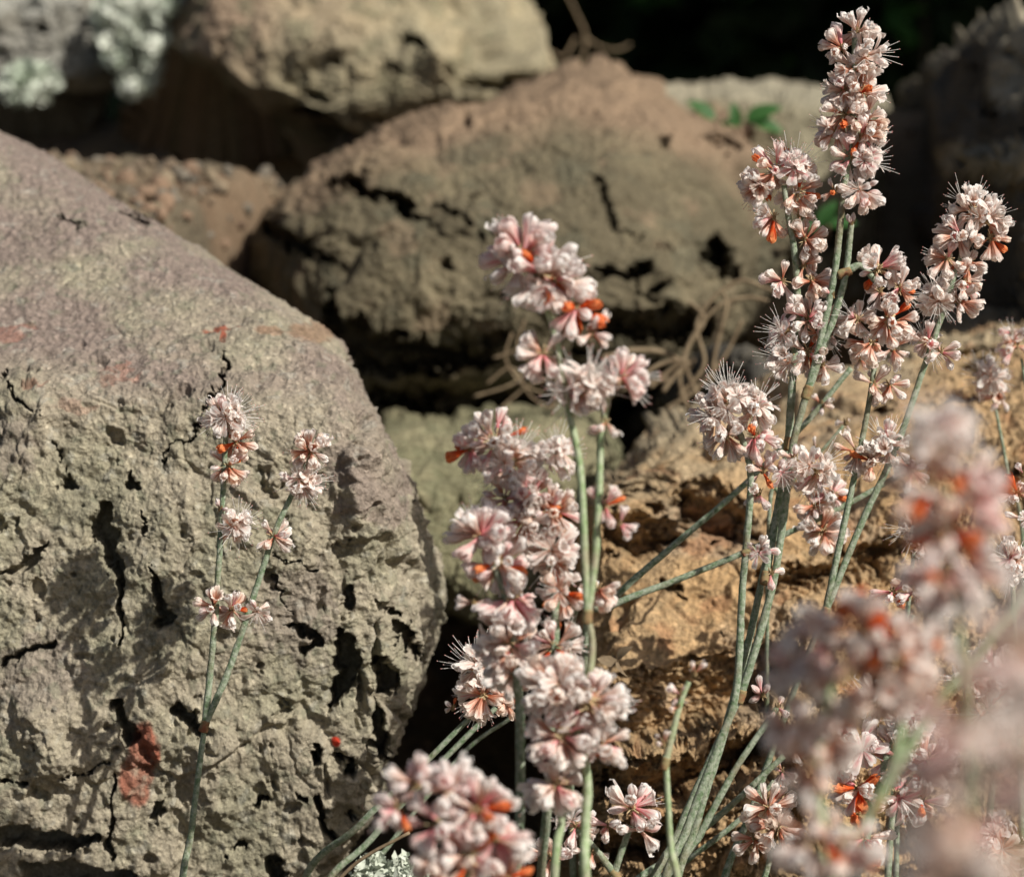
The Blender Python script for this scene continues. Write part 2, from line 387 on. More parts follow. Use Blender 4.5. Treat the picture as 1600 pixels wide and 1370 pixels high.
left_feats = [
    ([(160, 790, 10), (158, 830, 22), (175, 870, 16), (190, 905, 7), (190, 960, 5), (188, 1010, 5)], 7, .5),
    ([(105, 745, 8), (103, 755, 9)], 4, .5), ([(205, 745, 6), (208, 765, 9)], 4, .5),
    ([(225, 870, 6), (240, 900, 10), (245, 940, 10), (262, 965, 14), (250, 975, 12)], 6, .5),
    ([(350, 560, 4), (345, 600, 5), (318, 640, 4), (300, 690, 3), (250, 715, 3)], 3.5, .6),
    ([(0, 580, 3), (30, 630, 4), (60, 645, 3)], 3, .6), ([(85, 690, 2.5), (103, 740, 3)], 2.5, .6),
    ([(0, 895, 7), (45, 880, 8), (70, 850, 3)], 4, .5), ([(0, 1035, 5), (50, 1020, 6), (90, 1000, 4)], 4, .5),
    ([(270, 1105, 10), (300, 1125, 14), (320, 1140, 8)], 6, .5), ([(240, 905, 3), (235, 860, 3), (225, 800, 3)], 2.5, .6),
    ([(445, 985, 7), (480, 985, 9), (505, 1005, 9), (470, 1015, 7)], 5, .5),
    ([(535, 990, 9), (540, 1030, 22), (535, 1070, 17), (515, 1105, 7)], 10, .45),
    ([(590, 1035, 12), (602, 1065, 24), (590, 1090, 14)], 9, .45), ([(588, 1110, 9), (585, 1150, 12), (588, 1180, 6)], 8, .5),
    ([(630, 980, 12), (638, 1010, 15), (655, 1025, 8)], 7, .5), ([(545, 920, 5), (545, 950, 8)], 5, .5), ([(600, 945, 10), (620, 955, 7)], 4, .5),
    ([(180, 1100, 7), (190, 1130, 14), (205, 1150, 12)], 6, .5), ([(175, 1210, 3), (172, 1280, 6), (168, 1340, 6)], 4, .6),
    ([(0, 1310, 22), (60, 1310, 20), (110, 1325, 14), (150, 1310, 6)], 9, .4), ([(40, 1370, 20), (150, 1375, 24), (200, 1372, 14)], 9, .4),
    ([(0, 1222, 5), (45, 1228, 4)], 4, .6), ([(100, 1210, 4), (140, 1205, 4), (165, 1190, 3)], 3.5, .6),
    ([(492, 1165, 7), (495, 1185, 9)], 6, .5), ([(540, 1180, 6), (543, 1200, 7)], 6, .5), ([(495, 1240, 5), (500, 1280, 7), (508, 1300, 9)], 6, .5),
    ([(460, 1235, 7), (470, 1240, 6)], 5, .5), ([(395, 1255, 10), (410, 1245, 8)], 5, .5), ([(430, 1345, 10), (430, 1365, 14)], 7, .5),
    ([(240, 1262, 8), (248, 1255, 7)], 4, .5), ([(365, 1330, 6), (385, 1320, 6)], 4, .5), ([(640, 780, 3), (655, 815, 4)], 3, .5),
    ([(85, 330, 4), (110, 350, 5), (130, 352, 4)], 3, .6), ([(180, 305, 6), (215, 335, 6), (230, 350, 4)], 3.5, .6), ([(425, 865, 2.5), (470, 885, 3), (490, 890, 3)], 2, .6),
    ([(430, 900, 2.5), (440, 940, 3), (460, 965, 3)], 2, .6), ([(560, 1300, 7), (560, 1330, 7)], 6, .5), ([(540, 1255, 5), (538, 1268, 5)], 5, .5),
    ([(-60, 900, 40), (40, 640, 60)], -2.5, 1.0), ([(330, 1150, 80), (330, 1250, 60)], -2.5, 1.0), ([(90, 1180, 60), (60, 1120, 50)], -3, 1.0)]
def extra_left(V, px, py):
    low = ss(480, 620, py)*(py > -1e3)
    pits = ss(.42, .74, fbm(V, 170, 4, 301, .55)); vert = ss(.30, .62, fbm(V*np.array([2.3, 1, .55]), 150, 4, 303))
    rr = ss(430, 560, px)*ss(880, 960, py)
    return -(0.0016*pits*low + 0.0026*vert*rr) + 0.0006*low*fbm(V, 330, 3, 306)
rock('boulder',
     [(-260, 190), (-120, 150), (0, 205), (75, 240), (200, 322), (330, 400), (440, 470), (530, 528), (560, 590), (610, 680), (650, 760), (680, 840), (697, 930), (688, 990),
      (665, 1040), (655, 1090), (630, 1150), (600, 1230), (560, 1300), (525, 1370), (480, 1460), (300, 1560), (-100, 1580), (-300, 1300), (-340, 700)],
     (170, 860), [(200, 1000, .4240, -.004, -.014), (300, 600, .433, .0, -.16), (640, 1000, .436, .20, -.01), (0, 1300, .4225, .02, .015), (430, 620, .4325, .035, -.14)],
     .022, .075, 620, (.0006, .00035, .00030), tone_left, M['rock'],
     'large tan and olive boulder with a brick red patch, filling the left side',
     left_feats, 1, .0015, 26, 11, extra_left, pn=.0016, fc=((40, .10), (120, .085), (330, .11)),
     fw=lambda x, y: .22+.78*ss(540, 760, y+.1*x))

def tone_mid(V, px, py):
    c = np.tile(np.array([.125, .106, .068]), (len(V), 1)); t = fbm(V, 60, 4, 211)
    c = mixc(c, (.175, .148, .094), ss(-.2, .5, t)); c = mixc(c, (.105, .10, .068), ss(.1, .5, fbm(V, 90, 4, 212))*.6)
    topd = ss(50, -20, py-(165+.32*np.abs(px-880))+16*fbm(V, 70, 3, 219))  # top band: pinkish stone, lightened in colour as if sunlit
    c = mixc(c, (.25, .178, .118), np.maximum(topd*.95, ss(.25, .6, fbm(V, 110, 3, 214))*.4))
    return c*(1+.12*fbm(V, 500, 2, 218))[:, None]
def extra_mid(V, px, py):
    return 0.0006*fbm(V, 140, 3, 246)
mid_feats = [
    ([(515, 290, 5), (570, 300, 12), (630, 325, 13), (665, 342, 7)], 14, .45), ([(415, 355, 14), (440, 372, 16), (470, 385, 8), (540, 415, 4)], 13, .45),
    ([(682, 318, 7), (710, 335, 8), (730, 350, 4)], 8, .5), ([(520, 460, 10), (525, 490, 18), (550, 520, 18), (620, 535, 14), (680, 545, 10), (740, 560, 6)], 12, .4),
    ([(590, 572, 8), (640, 585, 11), (665, 590, 6)], 10, .45), ([(575, 540, 10), (560, 500, 10)], 8, .4),
    ([(750, 560, 12), (770, 530, 14), (800, 520, 12)], 8, .4), ([(1120, 395, 26), (1125, 420, 24)], 18, .4), ([(940, 425, 12), (990, 425, 13), (1010, 420, 9)], 12, .4),
    ([(960, 500, 14), (1020, 510, 18), (1080, 500, 12)], 9, .4), ([(900, 560, 10), (980, 575, 12), (1060, 590, 12)], 8, .4),
    ([(930, 270, 3), (945, 310, 7), (960, 350, 5), (1000, 370, 4), (1050, 400, 4)], 5, .6), ([(1105, 210, 5), (1130, 222, 9), (1150, 232, 5)], 7, .5), ([(1040, 225, 7)], 5, .5),
    ([(745, 300, 7)], 5, .5), ([(748, 370, 8)], 5, .5), ([(700, 410, 8)], 4, .5), ([(700, 500, 8)], 4, .5), ([(1000, 460, 10), (1040, 450, 8)], 9, .5), ([(860, 600, 12), (900, 610, 14)], 10, .5)]
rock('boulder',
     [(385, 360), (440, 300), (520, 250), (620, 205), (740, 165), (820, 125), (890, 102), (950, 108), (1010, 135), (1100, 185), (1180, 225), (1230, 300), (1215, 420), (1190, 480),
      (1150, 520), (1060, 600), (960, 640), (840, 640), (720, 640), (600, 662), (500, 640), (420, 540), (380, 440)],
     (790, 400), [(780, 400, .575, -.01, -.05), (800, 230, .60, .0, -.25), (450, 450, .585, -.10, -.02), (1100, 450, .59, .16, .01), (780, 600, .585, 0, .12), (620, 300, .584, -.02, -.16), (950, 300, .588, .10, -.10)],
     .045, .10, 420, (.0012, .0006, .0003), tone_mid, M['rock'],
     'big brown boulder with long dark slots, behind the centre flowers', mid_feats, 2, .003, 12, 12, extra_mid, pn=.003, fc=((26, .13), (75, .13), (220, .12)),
     ledges=[([500, 560, 640, 720, 790], [470, 512, 530, 540, 548], [500, 560, 576, 572, 556], 12, 10), ([880, 960, 1040, 1120], [492, 478, 476, 486], [505, 530, 532, 505], 18, 10), ([560, 640, 720], [600, 606, 604], [612, 628, 618], 14, 10)])

def tone_back(V, px, py):
    c = np.tile(np.array([.29, .255, .17]), (len(V), 1)); c = mixc(c, (.38, .32, .205), ss(-.2, .5, fbm(V, 50, 4, 311)))
    c = mixc(c, (.28, .21, .145), ss(450, 380, px)*.6+ss(120, 40, py)*ss(650, 500, px)*.5); c = mixc(c, (.20, .19, .12), ss(.1, .5, fbm(V, 120, 4, 313))*.6)
    return c
back_feats = [([(512, 92, 8), (530, 98, 7)], 9, .5), ([(600, 103, 10), (618, 115, 8)], 12, .5), ([(640, 60, 16), (660, 72, 12)], 12, .5), ([(730, 130, 12), (780, 130, 14), (800, 120, 8)], 12, .5),
    ([(470, 140, 8), (510, 155, 7)], 7, .5), ([(340, 60, 6), (345, 100, 8), (350, 110, 8)], 9, .5), ([(560, 185, 6), (590, 190, 9)], 8, .5), ([(740, 50, 10)], 8, .5), ([(555, 60, 5), (540, 40, 5)], 5, .5),
    ([(420, 60, 60), (520, 60, 50)], -4, 1.), ([(690, 90, 50)], -4, 1.)]
def extra_back(V, px, py):
    # the underside is undercut along a ragged lip
    lip = 100+ (px-340)*0.46 + 18*fbm(V, 60, 3, 331)
    m_ = np.clip((py-lip)/110, 0, 1)*(px > 0); return -0.062*m_**.85
rock('boulder',
     [(255, 60), (285, -40), (420, -120), (640, -140), (780, -60), (820, 10), (850, 70), (872, 120), (840, 170), (740, 190), (640, 210), (590, 218), (520, 232), (430, 250), (330, 258), (240, 246), (190, 220), (196, 180), (235, 130)],
     (560, 60), [(560, 80, .70, -.03, -.10), (560, 0, .71, 0, -.30), (340, 100, .70, -.30, 0), (800, 100, .71, .2, 0), (500, 190, .70, .0, .05)],
     .05, .14, 300, (.002, .0009, .0004), tone_back, M['rock'],
     'pale yellowish boulder with a dark undercut at the top of the picture, left of centre', back_feats, 3, .005, 8, 10, extra_back, fc=((22, .18), (60, .18), (180, .15)))

def tone_grey(V, px, py):
    c = np.tile(np.array([.27, .26, .225]), (len(V), 1)); c = mixc(c, (.19, .18, .15), ss(-.1, .5, fbm(V, 50, 4, 411)))
    return mixc(c, (.38, .38, .34), ss(.0, .5, fbm(V, 90, 3, 413))*.7)
def extra_grey(V, px, py):
    return -0.055*ss(0, 110, py-(92+(px > 60)*0.25*(px-60)+26*fbm(V, 50, 3, 431)+ 40*ss(50, 0, px)))*(px > -500)
rock('boulder', [(-200, 60), (-160, -120), (60, -160), (150, -60), (172, 30), (176, 120), (165, 185), (120, 220), (60, 232), (-60, 235), (-180, 170)], (0, 60),
     [(0, 60, .735, 0, -.12), (150, 60, .745, .30, 0), (0, 200, .75, 0, .1)], .05, .12, 200, (.004, .0018, .0005), tone_grey, M['rock'],
     'grey white boulder in the top left corner with a dark shaded underside', [([(60, 35, 14), (70, 45, 10)], 8, .5)], 4, .005, 8, 10, extra_grey, fc=((22, .18), (60, .18), (180, .15)))

def tone_slab(V, px, py):
    c = np.tile(np.array([.25, .225, .155]), (len(V), 1)); c = mixc(c, (.20, .17, .11), ss(-.2, .5, fbm(V, 45, 4, 511)))
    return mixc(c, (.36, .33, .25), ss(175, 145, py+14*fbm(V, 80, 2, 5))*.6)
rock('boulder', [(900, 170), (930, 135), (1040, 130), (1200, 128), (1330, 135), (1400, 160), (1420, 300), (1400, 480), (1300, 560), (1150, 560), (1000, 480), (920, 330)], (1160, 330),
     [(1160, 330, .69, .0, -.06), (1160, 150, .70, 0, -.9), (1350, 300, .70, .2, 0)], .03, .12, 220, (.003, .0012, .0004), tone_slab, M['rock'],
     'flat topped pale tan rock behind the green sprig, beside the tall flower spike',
     [([(1225, 405, 12), (1215, 425, 14)], 14, .4), ([(1290, 350, 26), (1300, 380, 22)], 14, .4), ([(1180, 395, 10)], 7, .5), ([(1050, 156, 60), (1230, 160, 60)], -2, 1.)], 5, .004, 8, 8, fc=((24, .1), (80, .12)))

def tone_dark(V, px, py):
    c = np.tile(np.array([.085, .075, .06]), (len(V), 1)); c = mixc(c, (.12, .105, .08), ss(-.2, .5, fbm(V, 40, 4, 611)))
    return mixc(c, (.34, .30, .22), np.maximum(ss(95, 60, py-(px < 1480)*30+18*fbm(V, 60, 3, 612)), blob(px, py, V, [(1560, 255, 90, 34), (1590, 110, 46, 66)], 14)))  # sunlit ridge and patches painted lighter, shaded sides painted darker
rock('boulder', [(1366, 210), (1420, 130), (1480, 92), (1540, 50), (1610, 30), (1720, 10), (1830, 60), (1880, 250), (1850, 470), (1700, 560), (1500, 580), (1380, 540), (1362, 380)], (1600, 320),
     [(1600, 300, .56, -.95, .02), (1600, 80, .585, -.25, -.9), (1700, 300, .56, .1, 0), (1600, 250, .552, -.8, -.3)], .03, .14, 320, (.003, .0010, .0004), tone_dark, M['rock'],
     'dark boulder in deep shade at the top right corner, its ridge painted as if lit',
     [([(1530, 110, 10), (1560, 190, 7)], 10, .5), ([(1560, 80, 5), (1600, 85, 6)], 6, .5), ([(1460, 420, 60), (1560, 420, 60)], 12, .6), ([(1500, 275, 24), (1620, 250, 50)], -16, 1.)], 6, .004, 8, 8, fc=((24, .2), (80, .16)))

def tone_low(V, px, py):
    c = np.tile(np.array([.185, .175, .105]), (len(V), 1)); c = mixc(c, (.24, .22, .135), ss(-.2, .5, fbm(V, 70, 4, 711)))
    return mixc(c, (.13, .135, .08), ss(.1, .5, fbm(V, 200, 3, 713))*.5)
rock('boulder', [(560, 700), (590, 660), (660, 655), (760, 650), (860, 640), (930, 660), (960, 760), (930, 900), (860, 1000), (760, 980), (700, 960), (600, 900)], (770, 800),
     [(760, 800, .515, .02, -.10), (760, 700, .53, 0, -.35), (900, 800, .53, .3, 0)], .03, .06, 180, (.002, .001, .0003), tone_low, M['rock'],
     'low greenish stone wedged behind the middle flowers, right of the large left boulder', [], 7, .005, 5, 8)

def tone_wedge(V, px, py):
    c = np.tile(np.array([.075, .07, .06]), (len(V), 1)); return mixc(c, (.11, .10, .08), ss(-.2, .5, fbm(V, 60, 3, 911)))  # near-black stone added to stand for the shaded gap between the boulders
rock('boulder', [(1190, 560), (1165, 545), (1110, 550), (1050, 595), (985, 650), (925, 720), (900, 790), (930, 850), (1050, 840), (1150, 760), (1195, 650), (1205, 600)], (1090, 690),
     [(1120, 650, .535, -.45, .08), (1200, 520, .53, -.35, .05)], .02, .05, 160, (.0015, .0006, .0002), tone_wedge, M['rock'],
     'dark stone added as the shaded gap between the brown middle boulder and the ochre boulder', [], 9, .005, 6, 6)

def tone_ochre(V, px, py):
    c = np.tile(np.array([.47, .325, .18]), (len(V), 1)); t = fbm(V, 60, 4, 811)
    c = mixc(c, (.53, .35, .18), ss(-.2, .5, t)); c = mixc(c, (.42, .32, .22), ss(0, .5, fbm(V, 45, 4, 812))*.7)
    c = mixc(c, (.44, .39, .275), ss(80, -60, py-(640+0.35*(1250-px))+60*fbm(V, 40, 3, 813))*.7)
    c = mixc(c, (.50, .30, .14), ss(.2, .6, fbm(V, 220, 3, 815))*.4); c = mixc(c, (.42, .20, .10), ss(.3, .7, fbm(V, 130, 3, 816))*.5)
    c = mixc(c, (.24, .19, .11), ss(.3, .65, fbm(V, 320, 3, 817))*.4)
    return c
ochre_feats = [
    ([(1195, 1085, 20), (1182, 1060, 20)], 10, .4), ([(1010, 1300, 18), (1060, 1310, 16)], 8, .4), ([(1120, 855, 14), (1160, 850, 8)], 7, .4), ([(1000, 790, 8), (1030, 800, 9)], 4, .5),
    ([(1040, 915, 8), (1070, 920, 6)], 3.5, .5), ([(1120, 970, 7), (1140, 968, 6)], 3.5, .5), ([(1490, 640, 22), (1520, 620, 16)], 8, .4), ([(1560, 760, 22), (1590, 740, 16)], 8, .4), ([(1510, 560, 22), (1560, 545, 16)], 8, .4),
    ([(1300, 640, 10)], 5, .4), ([(1380, 640, 12), (1360, 655, 9)], 5, .4), ([(1250, 700, 9)], 4, .4), ([(990, 725, 5)], 3, .5), ([(1020, 735, 5)], 3, .5),
    ([(1420, 780, 16), (1460, 800, 16)], 7, .4), ([(1390, 1000, 20), (1330, 1100, 22)], 8, .4), ([(1230, 1190, 18), (1250, 1260, 20), (1190, 1330, 16)], 7, .4),
    ([(1010, 1010, 50), (1100, 965, 50), (1200, 930, 40)], -2, 1.)]
def extra_ochre(V, px, py):
    # coral-like porous crust on the lower and right hand parts
    zone = np.maximum(np.maximum(ss(-20, 70, (px-1210)*.7+(py-930)*.55+70*fbm(V, 30, 3, 830)), ss(1150, 1200, py)), ss(1360, 1480, px)*.8)*(px > -500)
    f = fbm(V, 330, 4, 831, .62); cr = ss(.0, .42, np.abs(f))
    big = ss(.15, .55, fbm(V, 130, 3, 835))
    st = np.stack([(py+.40*px)/34, (px-.4*py)/260, V[:, 1]*20], 1)
    strata = (1-zone)*(px > -500)*(0.0011*gn(st, 1, 840)+0.0005*gn(st, 2.3, 841)) + zone*0.0004*fbm(V, 650, 2, 844)
    return strata + zone*(0.0012*cr - 0.0016*big - 0.0004) - (1-zone)*0.0009*ss(.35, .6, fbm(V, 170, 4, 836))
rock('boulder',
     [(905, 800), (935, 740), (1000, 700), (1090, 650), (1180, 600), (1250, 570), (1370, 560), (1440, 520), (1520, 480), (1610, 462), (1760, 440), (1900, 600), (1960, 1000), (1900, 1400),
      (1600, 1560), (1200, 1580), (960, 1520), (905, 1400), (925, 1250), (935, 1150), (905, 1090), (895, 950)],
     (1330, 1000), [(1250, 1100, .440, .0, -.10), (1250, 800, .458, -.02, -.30), (1250, 600, .50, .0, -.55), (925, 1000, .455, -1.2, -.05), (1300, 1300, .43, 0, .05)],
     .03, .10, 600, (.0014, .00045, .00018), tone_ochre, M['ochre'],
     'ochre porous boulder with stepped ledges filling the lower right behind the flower stems', ochre_feats, 8, .004, 22, 9, extra_ochre, pn=.003, fc=((38, .20), (110, .16)), ledges=
     [([925, 960, 1050, 1120, 1200, 1262], [1080, 1060, 1012, 998, 996, 1004], [1172, 1168, 1150, 1128, 1098, 1050], 19, 12),
      ([930, 1000, 1070, 1160, 1230], [1172, 1180, 1172, 1150, 1140], [1246, 1262, 1250, 1205, 1165], 16, 14),
      ([930, 1000, 1080], [1290, 1285, 1275], [1350, 1345, 1315], 13, 14),
      ([938, 1000, 1040, 1072], [792, 806, 812, 818], [856, 866, 856, 838], 13, 10), ([1050, 1100, 1150, 1190], [742, 746, 770, 800], [796, 832, 852, 832], 14, 10),
      ([1170, 1260, 1340, 1420], [896, 880, 852, 832], [920, 914, 890, 850], 9, 12), ([950, 1000, 1060], [745, 728, 722], [772, 760, 742], 7, 10)])

# ------------------------------------------------------------------ pebbles
def pebble_mesh(seed, mat):
    import bmesh
    bm = bmesh.new(); bmesh.ops.create_icosphere(bm, subdivisions=2, radius=1)
    r_ = random.Random(seed); s = (1, r_.uniform(.6, .95), r_.uniform(.45, .75))
    ps = np.array([v.co[:] for v in bm.verts]); nn = gn(ps+seed*3.1, 1.1, seed)*.5
    for v, k_ in zip(bm.verts, nn): v.co = Vector((v.co.x*s[0], v.co.y*s[1], v.co.z*s[2]))*(1+k_)
    m = bpy.data.meshes.new('pebble'); bm.to_mesh(m); bm.free(); m.polygons.foreach_set('use_smooth', [True]*len(m.polygons)); m.materials.append(M[mat]); return m
pm = [pebble_mesh(i, ['pebble_tan', 'pebble_grey', 'pebble_red', 'pebble_brown'][i % 4]) for i in range(8)]
def on_ground(px, py):
    d = .5
    for d in np.arange(.46, 1.6, .002):
        p = P(px, py, d)
        if p[2] < ground_z(p[0], p[1]): break
    return p
specs = [(258, 268, 12, 1, 'pale grey rounded pebble, largest on the gravel below the undercut boulder'), (228, 262, 12, 0, 'tan rounded pebble just left of the pale grey pebble'),
         (250, 292, 11, 2, 'orange red pebble below the pale grey pebble on the gravel'), (95, 256, 11, 5, 'dark grey pebble on the crest of the left boulder edge'),
         (450, 255, 11, 2, 'reddish pebble at the right end of the gravel strip'), (180, 232, 12, 7, 'brown clod at the upper left of the gravel'),
         (170, 218, 13, 3, 'dull brown stone behind the brown clod on the gravel'), (375, 355, 10, 6, 'rust coloured chip where the gravel meets the middle boulder'),
         (300, 285, 10, 5, 'dull grey pebble right of the orange red pebble'), (400, 262, 10, 4, 'small tan pebble near the foot of the brown boulder'),
         (340, 300, 9, 3, 'small brown pebble in the middle of the gravel'), (200, 285, 9, 0, 'small tan pebble low on the left of the gravel')]
for px_, py_, r_, k_, lab in specs:
    p = on_ground(px_, py_); d_ = (p-CAM)@AF; rr = r_*1.15*d_/FPX
    o = link('pebble', pm[k_]); o.location = p+np.array([0, 0, rr*.3]); o.scale = (rr,)*3; o.rotation_euler = (rnd.uniform(-.4, .4), rnd.uniform(-.4, .4), rnd.uniform(0, 6))
    tag(o, lab, 'pebble', 'pebbles on the gravel')
# the rest of the gravel: one mass
base = [np.array([v.co[:] for v in m.vertices]) for m in pm]; tris = [np.array([p.vertices[:] for p in m.polygons]) for m in pm]
for gname, kinds, n_ in (('gravel', (0, 1, 2, 3), 7000),):
    VV, FF, MI, off = [], [], [], 0
    rs = np.random.RandomState(4)
    for _ in range(n_):
        x, y = rs.uniform(-.13, -.025), rs.uniform(.49, .76)
        if _ % 4 == 0: x, y = rs.uniform(-.10, -.028), rs.uniform(.488, .585)
        if rs.rand() < .12: x, y = rs.uniform(-.22, .25), rs.uniform(.47, 1.0)
        k_ = rs.randint(8); r_ = .0003+.0022*rs.rand()**5; q = Quaternion(rs.randn(4)).normalized().to_matrix(); q = np.array(q)
        z = float(ground_z(x, y)+.006*fbm(np.array([[x, y, 0]]), 22, 4, 3)[0])
        VV.append((base[k_]*r_)@q.T+np.array([x, y, z+r_*.3])); FF.append(tris[k_]+off); MI.append(np.full(len(tris[k_]), k_ % 4)); off += len(base[k_])
    m = mesh_np(gname, np.concatenate(VV), None, np.concatenate(FF)); 
    for s_ in ('pebble_tan', 'pebble_grey', 'pebble_red', 'pebble_brown'): m.materials.append(M[s_])
    m.polygons.foreach_set('material_index', np.concatenate(MI).astype(np.int32))
    tag(link(gname, m), 'brown and tan gravel lying between the left boulder and the undercut boulder', 'gravel', kind='stuff')

# ------------------------------------------------------------------ tubes and leaves
def catmull(pts, n=6):
    p = [np.asarray(q, float) for q in pts]; p = [2*p[0]-p[1]]+p+[2*p[-1]-p[-2]]; out = []
    for i in range(1, len(p)-2):
        for t in np.arange(n)/n:
            out.append(.5*((2*p[i])+(-p[i-1]+p[i+1])*t+(2*p[i-1]-5*p[i]+4*p[i+1]-p[i+2])*t*t+(-p[i-1]+3*p[i]-3*p[i+1]+p[i+2])*t**3))
    out.append(p[-2]); return np.array(out)
def tube(pts, rad, sides=8, jit=0.0, n=6):
    "pts (k,3) world, rad list; returns verts, quads"
    k = len(pts); q = catmull([np.append(np.asarray(a, float), r) for a, r in zip(pts, rad)], n)
    c, r = q[:, :3], q[:, 3]; t = np.gradient(c, axis=0); t /= np.linalg.norm(t, axis=1)[:, None]
    ref = np.array([0, 1.0, 0]) if abs(t[0][1]) < .8 else np.array([1.0, 0, 0]); V = []
    a = np.cross(t, ref); a /= np.linalg.norm(a, axis=1)[:, None]; b = np.cross(t, a)
    ang = np.linspace(0, 2*np.pi, sides, endpoint=False)
    rr = r[:, None]*np.ones(sides)[None]
    if jit: rr = rr*(1+jit*np.random.RandomState(len(c)).randn(*rr.shape))
    V = c[:, None]+rr[..., None]*(np.cos(ang)[None, :, None]*a[:, None]+np.sin(ang)[None, :, None]*b[:, None])
    m_ = len(c); i = (np.arange(m_-1)[:, None]*sides+np.arange(sides)[None]); j = (np.arange(m_-1)[:, None]*sides+(np.arange(sides)[None]+1) % sides)
    F = np.stack([i, j, j+sides, i+sides], -1).reshape(-1, 4)
    V = V.reshape(-1, 3); caps = []
    V = np.concatenate([V, c[:1], c[-1:]]); n0 = m_*sides
    for s_ in range(sides):
        caps.append((n0, (s_+1) % sides, s_)); caps.append((n0+1, (m_-1)*sides+s_, (m_-1)*sides+(s_+1) % sides))
    return V, F, np.array(caps)
class Acc:
    def __init__(s): s.v, s.q, s.t, s.mq, s.mt, s.n = [], [], [], [], [], 0; s.uv = []
    def add(s, V, F4=None, F3=None, mi=0, uv=None):
        if F4 is not None and len(F4): s.q.append(np.asarray(F4)+s.n); s.mq.append(np.full(len(F4), mi))
        if F3 is not None and len(F3): s.t.append(np.asarray(F3)+s.n); s.mt.append(np.full(len(F3), mi))
        s.v.append(V); s.uv.append(uv if uv is not None else np.tile([.5, .5], (len(V), 1))); s.n += len(V)
    def mesh(s, name, mats, smooth=True, uv=False):
        f4 = np.concatenate(s.q) if s.q else None; f3 = np.concatenate(s.t) if s.t else None
        m = mesh_np(name, np.concatenate(s.v), f4, f3, smooth)
        mi = np.concatenate(s.mq+s.mt).astype(np.int32)
        for k in mats: m.materials.append(M[k])
        if len(mi) == len(m.polygons): m.polygons.foreach_set('material_index', mi)
        if uv:
            U = np.concatenate(s.uv); li = np.zeros(len(m.loops), np.int32); m.loops.foreach_get('vertex_index', li)
            l = m.uv_layers.new(name='UVMap'); l.data.foreach_set('uv', U[li].astype(np.float32).ravel())
        return m

# ------------------------------------------------------------------ flowers (unit length, axis +Z, base at origin)
PROF = {
 'bell': ([(0, .05), (.25, .08), (.5, .14), (.75, .235), (.9, .25), (1, .14)], [(0, .03), (.3, .06), (.6, .14), (.8, .18), (.93, .13), (1, .03)], [(0, 0), (1, 1)], .032, 1),
 'open': ([(0, .05), (.25, .09), (.5, .16), (.75, .26), (.9, .34), (1, .38)], [(0, .03), (.3, .07), (.6, .14), (.8, .17), (.93, .13), (1, .04)], [(0, 0), (.6, .62), (.85, .82), (1, .84)], .042, .7),
 'star': ([(0, .05), (.2, .10), (.4, .26), (.7, .56), (.9, .74), (1, .80)], [(0, .03), (.3, .08), (.6, .17), (.8, .21), (.93, .17), (1, .05)], [(0, 0), (.2, .20), (.4, .32), (.7, .40), (1, .34)], .04, .2),
 'bud': ([(0, .05), (.2, .11), (.45, .19), (.7, .21), (.9, .13), (1, .01)], [(0, .03), (.2, .08), (.45, .17), (.7, .19), (.9, .12), (1, .01)], [(0, 0), (1, .82)], .008, 1),
 'wilt': ([(0, .04), (.3, .07), (.6, .12), (.8, .17), (.9, .14), (1, .10)], [(0, .02), (.3, .06), (.6, .12), (.8, .15), (.93, .12), (1, .04)], [(0, 0), (1, .88)], .05, 1)}
